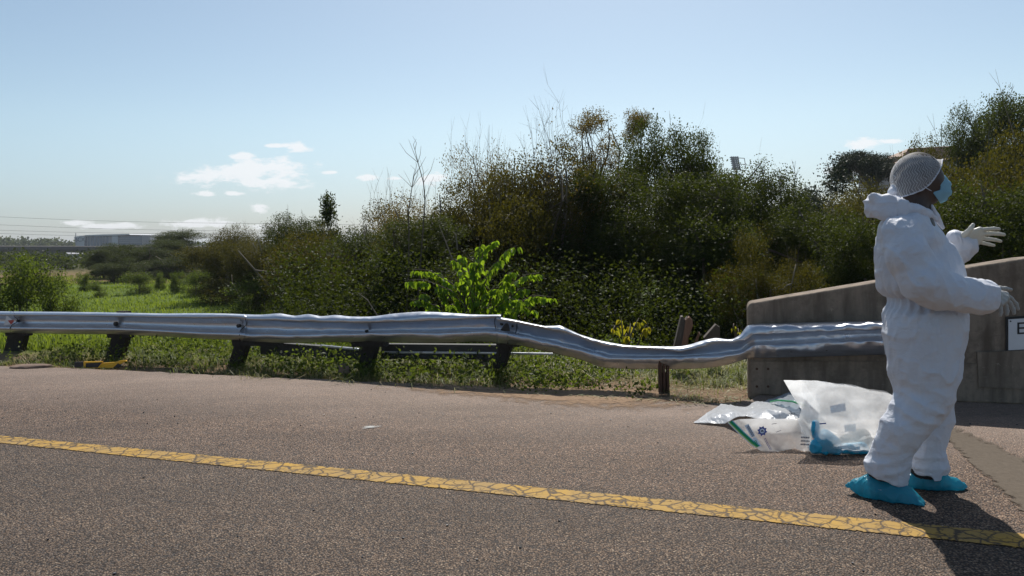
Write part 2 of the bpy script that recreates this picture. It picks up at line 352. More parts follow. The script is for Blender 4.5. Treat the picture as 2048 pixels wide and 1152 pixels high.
def m_suit():
    t = NT('white_nonwoven_fabric'); p = t.pos()
    t.set('Base Color', t.mix(t.noise(p, 6, 5), (0.66, 0.69, 0.77), (0.74, 0.76, 0.82))); t.set('Roughness', 0.58); t.set('Specular IOR Level', 0.35)
    f = t.noise(t.mapv(p, (1, 1, 1.6), rot=(0.3, 0.6, 0.2)), 13, 5, 0.6, 0.8); fine = t.noise(p, 160, 2)
    wv = t.new('ShaderNodeVectorMath', operation='ADD'); t.l.new(p, wv.inputs[0]); ns = t.new('ShaderNodeTexNoise'); ns.inputs['Scale'].default_value = 5; t.l.new(p, ns.inputs['Vector'])
    sc2 = t.new('ShaderNodeVectorMath', operation='SCALE'); sc2.inputs['Scale'].default_value = 0.12; t.l.new(ns.outputs['Color'], sc2.inputs[0]); t.l.new(sc2.outputs[0], wv.inputs[1])
    c1 = t.voro(t.mapv(wv.outputs[0], (1, 1, .55), rot=(0.2, 0.5, 0.1)), 9.0); c2 = t.voro(t.mapv(wv.outputs[0], (1, 1, .6), rot=(-0.3, -0.6, 0.4)), 19.0)
    hgt = t.math('ADD', t.math('MULTIPLY', f, 0.6), t.math('ADD', t.math('MULTIPLY', c1, 0.9), t.math('MULTIPLY', c2, 0.35)))
    t.bump(t.math('ADD', hgt, t.math('MULTIPLY', fine, 0.03)), 0.5, 0.035)
    tr = t.new('ShaderNodeBsdfTranslucent'); tr.inputs['Color'].default_value = (0.78, 0.80, 0.86, 1)
    mx = t.new('ShaderNodeMixShader'); mx.inputs[0].default_value = 0.12; t.l.new(t.b.outputs[0], mx.inputs[1]); t.l.new(tr.outputs[0], mx.inputs[2]); t.surf(mx.outputs[0]); return t.m

# the yellow line gives the frame of the carriageway
YA, YB, YC_, YD_ = on_z(0, 871), on_z(2048, 1067.5), on_z(0, 887.5), on_z(2048, 1099)
YU = (YB - YA)[:2] / np.linalg.norm((YB - YA)[:2]); YN = (-YU[1], YU[0]); YD = float(np.dot(YA[:2], YN))
M = dict(road=m_road(), paint=m_paint(), ground=m_ground(), galv=m_galv(), concrete=m_concrete(), suit=m_suit())
M['post'] = m_wood('creosoted_timber', (0.010, 0.008, 0.007), (0.030, 0.023, 0.018))
M['redwood'] = m_wood('split_reddish_timber', (0.10, 0.055, 0.038), (0.27, 0.15, 0.10))
M['oldwood'] = m_wood('grey_old_timber', (0.05, 0.042, 0.036), (0.13, 0.105, 0.085))
M['bark'] = m_wood('dark_bark', (0.045, 0.035, 0.026), (0.12, 0.095, 0.07))
M['twig'] = m_wood('pale_twigs', (0.09, 0.075, 0.058), (0.20, 0.17, 0.13))
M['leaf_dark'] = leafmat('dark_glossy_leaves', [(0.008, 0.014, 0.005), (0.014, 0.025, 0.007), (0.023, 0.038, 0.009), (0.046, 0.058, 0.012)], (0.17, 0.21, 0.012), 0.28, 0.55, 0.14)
M['leaf_olive'] = leafmat('olive_leaves', [(0.010, 0.014, 0.005), (0.020, 0.026, 0.008), (0.036, 0.038, 0.010), (0.078, 0.062, 0.013)], (0.23, 0.20, 0.015), 0.32, 0.55, 0.13)
M['leaf_brown'] = leafmat('autumn_leaves', [(0.026, 0.026, 0.010), (0.050, 0.044, 0.014), (0.085, 0.062, 0.018), (0.14, 0.088, 0.022)], (0.32, 0.23, 0.03), 0.40, 0.55, 0.14)
M['leaf_bright'] = leafmat('bright_green_leaves', [(0.045, 0.10, 0.012), (0.075, 0.15, 0.016), (0.11, 0.19, 0.02)], (0.42, 0.60, 0.02), 0.62, 0.40)
M['leaf_yellow'] = leafmat('yellow_green_leaves', [(0.10, 0.14, 0.014), (0.18, 0.19, 0.018), (0.30, 0.22, 0.02)], (0.55, 0.50, 0.02), 0.55, 0.4)
M['leaf_shrub'] = leafmat('shrub_leaves', [(0.016, 0.030, 0.009), (0.030, 0.052, 0.013), (0.050, 0.076, 0.016), (0.085, 0.105, 0.02)], (0.26, 0.34, 0.025), 0.42, 0.52, 0.18)
M['needle'] = leafmat('dark_needles', [(0.010, 0.018, 0.010), (0.020, 0.032, 0.016), (0.034, 0.046, 0.020)], (0.05, 0.07, 0.02), 0.15, 0.6, 0.3)
M['grass'] = leafmat('green_grass_blades', [(0.065, 0.11, 0.014), (0.11, 0.165, 0.02), (0.18, 0.22, 0.03)], (0.34, 0.42, 0.03), 0.5, 0.5, 0.25)
M['verge'] = leafmat('mixed_verge_grass', [(0.035, 0.065, 0.012), (0.075, 0.11, 0.02), (0.13, 0.14, 0.035), (0.30, 0.25, 0.12), (0.46, 0.40, 0.24)], (0.30, 0.34, 0.06), 0.42, 0.5, 0.3)
M['black'] = simple('black_rubber', (0.012, 0.012, 0.013), 0.6)
M['white_paint'] = simple('white_reflective_sheet', (0.62, 0.63, 0.65), 0.4)
M['red_paint'] = simple('red_reflective_sheet', (0.38, 0.03, 0.025), 0.4)
M['yellow_plate'] = simple('yellow_hazard_plate', (0.78, 0.42, 0.015), 0.4)
M['black_plate'] = simple('black_hazard_plate', (0.02, 0.02, 0.025), 0.35)
M['steel_dark'] = simple('dark_dull_steel', (0.045, 0.045, 0.045), 0.65, 0.4, 0.3, 12)
M['rust'] = simple('rusty_steel', (0.09, 0.045, 0.028), 0.85, 0.2, 0.4, 20, 0.4)
M['stone'] = simple('brown_sandstone', (0.20, 0.135, 0.10), 0.9, 0, 0.35, 9, 0.7, 25)

# ------------------------------------------------------------------ ground
def sstep(x, a, b): k = np.clip((x - a) / (b - a), 0, 1); return k * k * (3 - 2 * k)
def terrain(X, Y):
    X = np.asarray(X, float); Y = np.asarray(Y, float)
    q0, q1 = X - E0[0], Y - E0[1]; s = q0 * NX[0] + q1 * NX[1]
    z = np.where(s < -0.15, -0.07, -0.03)
    z = z - 1.2 * sstep(s, 1.5, 9.5)
    z = z - 1.2 * sstep(X, 1.0, 9.0) * sstep(s, 1.6, 7) * (1 - sstep(Y, 26, 45))        # the stream the bridge crosses
    z = z + 9.5 * sstep(X / np.maximum(Y, 1), 0.16, 0.55) * sstep(Y, 32, 120)            # hillside on the right
    z = z + 3.5 * sstep(Y, 260, 700) + 5.0 * sstep(-X / np.maximum(Y, 1), 0.55, 0.9) * sstep(Y, 350, 800)
    z = z - 30 * sstep(np.hypot(X, Y), 1500, 4000)
    P = np.stack([X.ravel(), Y.ravel(), 0 * X.ravel()], 1)
    n = (fbm(P * 1.7, 3, 3) - 0.45).reshape(X.shape); n2 = (fbm(P * 0.15, 9, 3) - 0.45).reshape(X.shape)
    return z + n * 0.10 * sstep(s, 0.02, 0.5) + n2 * 0.5 * sstep(s, 6, 15)
def spaced(lo, hi, n, c, k): u = np.linspace(np.arcsinh((lo - c) / k), np.arcsinh((hi - c) / k), n); return c + k * np.sinh(u)
xs = spaced(-4000, 4000, 190, -1.5, 6.0); ys = spaced(-300, 4000, 190, 8.5, 4.0)
GX, GY = np.meshgrid(xs, ys); GZ = terrain(GX, GY)
nx_, ny_ = len(xs), len(ys); idx = np.arange(nx_ * ny_).reshape(ny_, nx_)
Q = np.stack([idx[:-1, :-1].ravel(), idx[:-1, 1:].ravel(), idx[1:, 1:].ravel(), idx[1:, :-1].ravel()], 1)
tag(obj('ground', mesh_np('ground', np.stack([GX.ravel(), GY.ravel(), GZ.ravel()], 1), Q, smooth=True), M['ground']), kind='structure')
def gz(x, y): return float(terrain(np.array([x]), np.array([y]))[0])

# the carriageway, with the ragged edge of the shoulder, and its far side behind the camera
edge_px = [(-260, 722), (-120, 727), (0, 733), (90, 735), (180, 738), (300, 743), (390, 749), (480, 752), (560, 756), (650, 758), (720, 764), (800, 766), (860, 771), (940, 776),
           (1010, 779), (1090, 788), (1160, 789), (1230, 797), (1300, 798), (1380, 808), (1450, 806), (1500, 801)]
edge = [from_st(0.0, -90), from_st(0.0, -30)]
raw = [on_z(*p) for p in edge_px]; rr = random.Random(3)
for a, b in zip(raw[:-1], raw[1:]):
    for k in range(5):
        q = a + (b - a) * k / 5; j = rr.uniform(-0.035, 0.035); edge.append(q + np.array([NX[0] * j, NX[1] * j, 0]))
edge.append(raw[-1])
PA, PB = on_z(1497, 789), on_z(2048, 808)                    # foot of the parapet
PU = (PB - PA)[:2] / np.linalg.norm((PB - PA)[:2]); PN = np.array([-PU[1], PU[0]])
def wall_pt(a, z, back=0.0): q = PA[:2] + PU * a + PN * back; return np.array([q[0], q[1], z])
edge += [wall_pt(0.12, 0, 0.1), wall_pt(60, 0, 0.1)]
bm = bmesh.new()
top = [bm.verts.new((p[0], p[1], 0.0)) for p in edge]
bot = [bm.verts.new((p[0], p[1], -0.09)) for p in edge]
near = [bm.verts.new(tuple(from_st(-11.0, st(p)[1]))) for p in edge]
for i in range(len(edge) - 1):
    bm.faces.new((near[i], near[i + 1], top[i + 1], top[i])); bm.faces.new((top[i], top[i + 1], bot[i + 1], bot[i]))
me = bpy.data.meshes.new('road'); bm.to_mesh(me); bm.free()
tag(obj('road', me, M['road']), kind='structure')
# a film of washed soil over the edge of the seal, and the yellow line
def ribbon(name, a, b, c, d, n, w, z, mat_):
    V = []; E = []; Qs = []
    for i in range(n + 1):
        k = i / n; p, q = a + (b - a) * k, c + (d - c) * k
        for j in range(w + 1):
            r = p + (q - p) * j / w; V.append((r[0], r[1], z)); E.append(min(j, w - j) / (w / 2.0))
    for i in range(n):
        for j in range(w): k = i * (w + 1) + j; Qs.append((k, k + w + 1, k + w + 2, k + 1))
    return obj(name, mesh_np(name, V, Qs, attrs={'edge': E}), mat_)
ext = lambda p, q, k: p + (q - p) * k
tag(ribbon('yellow_edge_line', ext(YA, YB, -3), ext(YA, YB, 5), ext(YC_, YD_, -3), ext(YC_, YD_, 5), 240, 8, 0.004, M['paint']), kind='structure')
def m_film(name, c1, c2, lo, hi, sc=7):
    t = NT(name); p = t.pos(); n = t.noise(p, sc, 7, 0.7); t.set('Base Color', t.mix(t.noise(p, 40, 4), c1, c2)); t.set('Roughness', 0.95); t.set('Specular IOR Level', 0.1)
    t.set('Alpha', t.ramp(t.math('ADD', t.math('MULTIPLY', n, 0.9), t.math('MULTIPLY', t.attr('edge'), 0.55)), [(lo, 0.0), (hi, 1.0)])); t.bump(n, 0.5, 0.02); return t.m
M['film'] = m_film('washed_soil', (0.19, 0.125, 0.08), (0.33, 0.23, 0.155), 0.58, 0.80)
M['chalk'] = m_film('chalk_smear', (0.42, 0.42, 0.41), (0.55, 0.55, 0.53), 0.70, 1.05, 14)
def patch(name, pts, z, mat_, rings=6):
    c = np.mean(pts, 0); V = []; E = []; Qs = []; n = len(pts)
    for r in range(rings + 1):
        k = r / rings
        for p in pts: q = c + (p - c) * k; V.append((q[0], q[1], z)); E.append(1 - k)
    for r in range(rings):
        for i in range(n): j = (i + 1) % n; Qs.append((r * n + i, r * n + j, (r + 1) * n + j, (r + 1) * n + i))
    return tag(obj(name, mesh_np(name, V, Qs, attrs={'edge': E}), mat_), kind='structure')
def loop_px(pts, n=48):
    P = [on_z(*p) for p in pts]; out = []
    for i in range(len(P)):
        a, b = P[i], P[(i + 1) % len(P)]
        for k in range(max(1, n // len(P))): out.append(a + (b - a) * k / max(1, n // len(P)))
    return np.array(out)
patch('soil_film', loop_px([(640, 752), (900, 766), (1150, 770), (1330, 772), (1500, 792), (1560, 808), (1480, 822), (1330, 832), (1130, 822), (930, 800), (700, 778)]), 0.005, M['film'])
patch('chalk_smear', loop_px([(705, 853), (735, 849), (775, 852), (765, 860), (715, 863)]), 0.006, M['chalk'])
# plug of the bridge joint: a smoother, dustier strip across the road
M['joint'] = m_film('smooth_dusty_asphalt', (0.085, 0.070, 0.056), (0.165, 0.135, 0.105), 0.42, 0.56, 11)
patch('bridge_joint_strip', loop_px([(1850, 848), (1905, 850), (2052, 918), (2300, 1030), (2300, 1240), (2052, 1034), (1885, 874)], 84), 0.006, M['joint'], 14)

# ------------------------------------------------------------------ concrete parapet of the bridge
def wp(x, y, back=0.0):                      # picture point on the parapet's face
    p0 = np.array([PA[0] + PN[0] * back, PA[1] + PN[1] * back, 0]); return on_plane(x, y, p0, np.array([PN[0], PN[1], 0]))
par = empty('bridge_parapet', PA, 'weathered concrete bridge parapet with sloping top behind the standing person', 'parapet')
face = [wp(1496, 800), wp(1496, 700), wp(1495, 640), wp(1494.5, 614), wp(1500, 606.5), wp(1600, 590), wp(1760, 563.5), wp(1920, 537.5), wp(2048, 517)]
slope_end = wall_pt(3.6, face[-1][2] + 0.12); face += [slope_end, wall_pt(40, slope_end[2]), wall_pt(40, -0.3)]
face[0] = np.array([face[0][0], face[0][1], -0.3])
bm = bmesh.new()
fr = [bm.verts.new(tuple(p)) for p in face]; bk = [bm.verts.new((p[0] + PN[0] * 0.30, p[1] + PN[1] * 0.30, p[2])) for p in face]
bm.faces.new(fr[::-1]); bm.faces.new(bk)
for i in range(len(face)): j = (i + 1) % len(face); bm.faces.new((fr[i], fr[j], bk[j], bk[i]))
bmesh.ops.recalc_face_normals(bm, faces=bm.faces)
me = bpy.data.meshes.new('wall_body'); bm.to_mesh(me); bm.free()
bevel(obj('wall_body', me, M['concrete'], par), 0.022, 3)
def slab(pts, proud, th, name, mat_, parent):
    n3 = np.array([PN[0], PN[1], 0]); f = [p - n3 * proud for p in pts]; b = [p - n3 * (proud - th) for p in pts]; s = MB(); s.poly(f[::-1]); s.poly(b)
    for i in range(len(f)): j = (i + 1) % len(f); s.poly([f[i], f[j], b[j], b[i]])
    return s.build(name, mat_, parent)
bevel(slab([wp(1501, 786), wp(1501, 722), wp(1700, 722), wp(2048, 728), wp(2300, 735), wp(2300, 815), wp(2048, 805)], 0.020, 0.03, 'plinth', M['concrete'], par), 0.006)
bevel(slab([wp(1955, 772), wp(1952, 703), wp(2048, 700), wp(2260, 694), wp(2260, 784), wp(2048, 777)], 0.034, 0.05, 'repair_panel', M['concrete'], par), 0.004)
n3 = np.array([PN[0], PN[1], 0])
for (x, y) in ((1513.5, 737), (1536, 737), (1513.5, 772), (1536, 772)):
    c = wp(x, y) - n3 * 0.021; mb = MB(); mb.tube([c + n3 * 0.01, c - n3 * 0.004], 0.011, 10); mb.build('anchor_bolt', M['rust'], par)
# bridge number plate: only its first letter is in view
sg = empty('number_plate', wp(2012, 702), 'white metal plate with black letter B on concrete parapet at right edge', 'sign')
P4 = [wp(2010.5, 704), wp(2010.5, 634), wp(2130, 626), wp(2130, 698)]
slab(P4, 0.012, 0.010, 'backing_frame', M['black'], sg)
P5 = [wp(2015.5, 700), wp(2015.5, 638.5), wp(2126, 631), wp(2126, 694)]
slab(P5, 0.016, 0.010, 'plate', M['white_paint'], sg)
def bpx(u, v): return wp(2033 + u * 24, 668 - v * 23.5 - 1.2 * u) - n3 * 0.0185
mb = MB()
def bar(u0, v0, u1, v1): mb.poly([bpx(u0, v0), bpx(u1, v0), bpx(u1, v1), bpx(u0, v1)])
w = 0.17
bar(0, 0, w, 1); bar(w, 0, .72, .14); bar(w, .44, .72, .58); bar(w, .86, .68, 1)
def arc(cv, r, u0):
    n = 10
    for i in range(n):
        a0, a1 = -math.pi / 2 + math.pi * i / n, -math.pi / 2 + math.pi * (i + 1) / n
        mb.poly([bpx(u0 + math.cos(a0) * r * 1.0, cv + math.sin(a0) * r), bpx(u0 + math.cos(a1) * r * 1.0, cv + math.sin(a1) * r),
                 bpx(u0 + math.cos(a1) * (r - .14), cv + math.sin(a1) * (r - .14)), bpx(u0 + math.cos(a0) * (r - .14), cv + math.sin(a0) * (r - .14))])
arc(.29, .29, .72); arc(.72, .28, .68); mb.build('letter', M['black'], sg)
c = wp(2019.5, 642) - n3 * 0.017; mb = MB(); mb.tube([c + n3 * 0.003, c - n3 * 0.004], 0.006, 8); mb.build('screw', M['black'], sg)

# ------------------------------------------------------------------ guardrail
RA = at(0, 640, 10.6); RB = wp(1495, 680) - n3 * 0.05
RU = (RB - RA)[:2] / np.linalg.norm((RB - RA)[:2]); RN = np.array([-RU[1], RU[0], 0])
def rp(x, y, o):                             # picture point on the rail, o metres in front of its back plane
    return on_plane(x, y, RA - RN * o, RN)
rail = empty('guardrail', on_z(700, 745), 'long galvanised steel crash barrier, crumpled and sagging towards the concrete parapet', 'guardrail')
def beam(stations, name, o_shift=0.0, dent=0.0, step=4.0):
    S = np.array(stations, float); xs_ = np.arange(S[0, 0], S[-1, 0] + 0.1, step)
    def ev(col):
        # monotone-ish cubic through the stations
        x, y = S[:, 0], S[:, col]; h = np.diff(x); dlt = np.diff(y) / h; mm = np.zeros(len(x)); mm[1:-1] = (dlt[:-1] * h[1:] + dlt[1:] * h[:-1]) / (h[1:] + h[:-1]); mm[0], mm[-1] = dlt[0], dlt[-1]
        i = np.clip(np.searchsorted(x, xs_, 'right') - 1, 0, len(h) - 1); t = (xs_ - x[i]) / h[i]
        lin = y[i] + t * (y[i + 1] - y[i])
        return .45 * (dent > 0) * lin + (1 - .45 * (dent > 0)) * ((2 * t**3 - 3 * t**2 + 1) * y[i] + (t**3 - 2 * t**2 + t) * h[i] * mm[i] + (-2 * t**3 + 3 * t**2) * y[i + 1] + (t**3 - t**2) * h[i] * mm[i + 1])
    top, r1, va, r2, bo = (ev(c) for c in range(1, 6)); off = ev(6) if S.shape[1] > 6 else 0 * xs_
    V = []; prof = [(0.0, 'a', .0), (.10, 'a', .016), (.28, 'a', .046), (.48, 'a', .070), (.72, 'a', .081), (1.0, 'a', .083), (.14, 'b', .078), (.34, 'b', .056), (.62, 'b', .020), (.84, 'b', .003), (1.0, 'b', .0),
                    (.25, 'c', .001), (.45, 'c', .010), (.66, 'c', .036), (.84, 'c', .068), (.94, 'c', .080), (1.0, 'c', .083), (.20, 'd', .083), (.46, 'd', .074), (.70, 'd', .048), (.88, 'd', .016), (1.0, 'd', .004)]
    for i, x in enumerate(xs_):
        seg = dict(a=(top[i], r1[i]), b=(r1[i], va[i]), c=(va[i], r2[i]), d=(r2[i], bo[i])); row = []
        for k, s_, o in prof:
            y = seg[s_][0] + (seg[s_][1] - seg[s_][0]) * k
            dn_ = 0.0 if not dent else dent * (float(ridged(np.array([[x * .021, y * .05, 3.7]]), 17)[0]) ** 3 + .6 * float(ridged(np.array([[x * .05, y * .09, 1.1]]), 19)[0]) ** 3 - .45)
            row.append(rp(x, y, o + o_shift + off[i] + dn_))
        V += row
    n = len(prof); Qs = []
    for i in range(len(xs_) - 1):
        for j in range(n - 1): Qs.append((i * n + j, i * n + j + 1, (i + 1) * n + j + 1, (i + 1) * n + j))
    o = obj(name, mesh_np(name, V, Qs, smooth=True), M['galv'], rail)
    sdm = o.modifiers.new('thickness', 'SOLIDIFY'); sdm.thickness = 0.005; sdm.offset = -1
    return o
b0 = beam([(-240, 617, 623.5, 634, 648, 657), (0, 622.5, 629.4, 640.3, 655.4, 665), (26, 623, 630, 640.8, 656, 666)], 'beam', 0.0)
b1 = beam([(20, 622.8, 629.6, 640.5, 655.7, 665.6), (150, 624, 630.6, 642, 657, 668), (240, 625.3, 632, 643, 658, 669), (330, 627, 633.3, 646, 662, 673), (400, 626.5, 634, 648, 666, 677), (487, 628.6, 635, 649.7, 669, 681), (494, 629, 636, 650, 669.5, 681.5)], 'beam', 0.006)
b2 = beam([(482, 628.5, 637, 650.5, 669.3, 682), (520, 629.5, 638, 652.5, 670, 684), (560, 627, 639, 655, 670.5, 686), (590, 631.5, 640, 656.5, 670.5, 686), (617, 628.2, 640.5, 657, 670, 685.5), (642, 632.5, 641.5, 658, 669, 685), (670, 630, 642, 658.6, 668, 684.5), (700, 633, 642.6, 659, 667.5, 684.5),
           (740, 633.3, 642.5, 659, 666.5, 683), (790, 627, 641, 658, 666, 684.5), (840, 623.4, 640, 656.2, 666.5, 686), (880, 624.5, 638, 654.5, 667, 686.5), (940, 628.6, 635.5, 653, 665, 684), (975, 629.5, 633.5, 653.5, 663.3, 684), (1002, 629, 633, 654.5, 663.6, 687.5)], 'beam', 0.0, .014)
b2b = beam([(993, 633.5, 637, 656, 663.8, 687), (1018, 637.6, 641, 660, 667, 689), (1037, 641, 644, 664.5, 671, 690.5)], 'splice_plate', 0.012)
b3 = beam([(1014, 637, 640, 660.5, 667, 689, 0), (1036, 641, 644, 665, 671, 690.5, 0), (1060, 646, 649, 671, 675, 695, 0), (1090, 652, 654.5, 677, 682, 703, 0), (1106, 651.6, 657, 680, 686, 706, .015), (1120, 651, 660, 682, 690.5, 709, .03), (1138, 659, 665.5, 687, 695, 713, .015), (1158, 668, 671.5, 692, 699, 718.5, 0), (1185, 676.7, 681.5, 700.5, 705.5, 728, 0), (1200, 681, 684.5, 704, 708.5, 733.5, .03), (1215, 684, 688, 706.5, 714.5, 735.5, .02),
           (1250, 690, 693.5, 708.5, 715.6, 737.6, 0), (1300, 692.5, 696.5, 709.8, 715.6, 738, 0), (1330, 693, 698, 710.3, 715, 738, .01), (1362, 692.5, 702, 711, 714.2, 738, .03), (1380, 689, 698, 709.6, 713, 737.8, .03), (1400, 682.5, 693.5, 708, 712, 737, .02), (1430, 676, 682.5, 706, 711, 734, 0), (1465, 678, 681.5, 701.6, 709, 727, -.01), (1480, 669.5, 678.5, 698, 706, 721.5, -.02),
           (1494, 652, 679, 688, 699, 717, -.02), (1504, 648.5, 668, 682, 693, 716, .0), (1540, 647, 665.5, 678.5, 690.5, 715.5, .01), (1640, 644.5, 661.5, 673, 686.5, 713, .01), (1760, 641.6, 657.7, 668, 682.5, 709.5, .01), (1880, 638, 653, 663, 679, 706, .01)], 'beam', 0.004, .022)
def lap_gap_shadow(pts, o=.094):  # dark tube along each lap, standing in for the shadow in the gap
    mb = MB(); mb.tube([rp(x, y, d) for x, y, d in pts], .0045, 6); mb.build('lap_gap_shadow', M['steel_dark'], rail)
lap_gap_shadow([(491, 629, .01), (490.5, 634, .075), (492, 643, .092), (493, 650, .02), (488, 654, .02), (481, 661, .035), (479, 670, .094), (479, 681, .02)])
lap_gap_shadow([(26, 623, .01), (29, 627, .08), (28, 633, .09), (35, 638, .03), (34, 644, .02), (24, 650, .06), (20, 656, .094), (22, 665, .02)])
lap_gap_shadow([(993, 631, .02), (990, 637, .094), (989, 646, .07), (991.5, 657, .02)]); lap_gap_shadow([(1036, 641, .02), (1034, 648, .094), (1033, 660, .04), (1030, 668, .02)]); lap_gap_shadow([(1017, 666, .094), (1016, 675, .09), (1015.5, 688, .02)])
# posts lean towards the damage, with spacer blocks behind the beam
def post(tl, tr, br, bl, back, depth=0.09, mat_='post', name='post'):
    f = [rp(*tl, -back), rp(*tr, -back), rp(*br, -back), rp(*bl, -back)]; d = RN * depth
    mb = MB(); mb.hexa([f[3], f[2], f[2] + d, f[3] + d, f[0], f[1], f[1] + d, f[0] + d]); return bevel(mb.build(name, M[mat_], rail), 0.012)
post((24, 626), (58, 628), (32, 738), (-2, 740), 0.10); post((236, 626), (268, 627), (234, 733), (204, 735), 0.10)
post((484, 640), (508, 642), (478, 738), (452, 738), 0.10); post((738, 640), (764, 642), (740, 742), (712, 742), 0.12)
post((1010, 655), (1034, 655), (1006, 738), (980, 738), 0.10); post((-160, 622), (-120, 622), (-142, 738), (-180, 738), 0.10)
for x0, x1, y0, y1 in ((8, 52, 660, 672), (212, 256, 664, 676), (462, 556, 677, 692), (700, 768, 672, 694), (990, 1036, 670, 694), (232, 250, 622.5, 630)):
    f = [rp(x0, y0, -.012), rp(x1, y0, -.012), rp(x1 + 2, y1, -.012), rp(x0 + 3, y1, -.012)]; d = RN * 0.085
    mb = MB(); mb.hexa([f[3], f[2], f[2] + d, f[3] + d, f[0], f[1], f[1] + d, f[0] + d]); mb.build('spacer_block', M['post'], rail)
for x, y, r in ((230, 648, .026), (476, 652, .022), (483, 640, .010), (472, 672.5, .011), (480, 633, .008), (1003, 648, .016), (1025, 652.5, .012), (1006, 678, .012), (447, 671, .010), (310, 660.5, .008), (732, 662.5, .014), (35, 642, .018), (1770, 694.5, .018), (1768, 667, .012)):
    c = rp(x, y, 0.055 if y > 600 else 0.05); mb = MB(); mb.tube([c + RN * 0.03, c - RN * 0.004, c - RN * 0.010], [r, r, r * .72], 10); mb.build('bolt', M['steel_dark'], rail)
# torn hole at the splice
c = [rp(x, y, 0.092) for x, y in ((1000.5, 660), (1006, 653), (1011, 646.5), (1015, 646), (1018, 650), (1020.5, 662.5), (1010, 663))]
mb = MB(); mb.poly(c[::-1]); mb.build('torn_hole', M['black'], rail)
# red and white delineator on the beam
dl = MB(); dl.poly([rp(x, y, .102) for x, y in ((7, 651), (13.5, 630.8), (27, 642), (22, 648.5))][::-1]); d0 = dl.build('delineator', M['white_paint'], rail)
dl = MB(); dl.poly([rp(x, y, .105) for x, y in ((15.5, 641), (27.5, 639.8), (27.5, 644), (22, 649))][::-1]); dl.build('red_sheet', M['red_paint'], d0)
# fallen second rail behind the posts: a dull channel lying in the weeds
def bar_px(pts, o, h, th, name, mat_, parent):
    for a, b in zip(pts[:-1], pts[1:]):
        f = [rp(a[0], a[1], -o), rp(b[0], b[1], -o), rp(b[0], b[1] + h, -o), rp(a[0], a[1] + h, -o)]; d = RN * th
        mb = MB(); mb.hexa([f[3], f[2], f[2] + d, f[3] + d, f[0], f[1], f[1] + d, f[0] + d]); bevel(mb.build(name, mat_, parent), 0.006)
ch = empty('fallen_rail', on_z(750, 722), 'dull steel channel lying in the weeds beneath the buckled barrier', 'rail')
bar_px([(520, 683), (716, 698)], .34, 26, .10, 'web', M['steel_dark'], ch); bar_px([(640, 689.5), (716, 697)], .325, 4.5, .02, 'lip', M['galv'], ch)
bar_px([(762, 688), (1000, 690)], .34, 30, .10, 'web', M['steel_dark'], ch); bar_px([(764, 702.5), (950, 704), (1105, 706)], .325, 4.5, .02, 'lip', M['galv'], ch)
# rail stub standing in front of the sag
sb = empty('steel_stub', on_z(1328, 787), 'rusty split steel stub standing in front of the sagging rail', 'stub')
Ys = 6.93
for x0, x1, y0 in ((1317.5, 1324, 722), (1326, 1330.5, 727), (1333, 1338.5, 726)):
    a = at(x0, y0, Ys); b = at(x1, y0, Ys); d = np.array([0, .05, 0]); q = at(x0 + 1, 789, Ys); r_ = at(x1 + 1, 789, Ys)
    mb = MB(); mb.hexa([q, r_, r_ + d, q + d, a, b, b + d, a + d]); bevel(mb.build('flange', M['rust'], sb), 0.004)
mb = MB(); a = [at(1319, 745, Ys + .02), at(1338, 745, Ys + .02), at(1339, 789, Ys + .02), at(1320, 789, Ys + .02)]; d = np.array([0, .02, 0]); mb.hexa([a[3], a[2], a[2] + d, a[3] + d, a[0], a[1], a[1] + d, a[0] + d]); mb.build('web', M['rust'], sb)
# splintered timber posts behind the sag
def stake(name, px, Y, th, mat_, label, parent=None):
    f = [at(x, y, Y) for x, y in px]; d = np.array([0.02, th, 0]); n = len(f); rr_ = random.Random(int(px[0][0]))
    s = MB(); s.poly(f[::-1]); s.poly([p + d for p in f])
    for i in range(n): j = (i + 1) % n; s.poly([f[i], f[j], f[j] + d, f[i] + d])
    o = s.build(name, M[mat_], parent); bevel(o, 0.008)
    return o
s1 = empty('broken_post', at(1375, 720, 8.0), 'thick splintered timber post with reddish split face behind the sagging rail', 'post')
stake('old_face', [(1342, 720), (1362, 634), (1366, 633), (1371, 640), (1375, 634), (1377, 660), (1368, 690), (1362, 720)], 8.0, .14, 'oldwood', None, s1)
stake('split_face', [(1357, 720), (1367, 670), (1371, 640), (1379, 634), (1385, 641), (1386, 652), (1377, 676), (1375, 700), (1372, 720)], 7.98, .12, 'redwood', None, s1)
tag(stake('broken_post', [(1376, 715), (1390, 680), (1397, 664), (1399, 668), (1392, 690), (1388, 715)], 8.1, .05, 'redwood', None), 'thin splinter of reddish timber between the two broken posts', 'post')
tag(stake('broken_post', [(1408, 676), (1432, 649), (1440, 655), (1440, 700), (1420, 715)], 8.15, .12, 'oldwood', None), 'dark leaning timber offcut with pointed top, nearest the parapet', 'post')
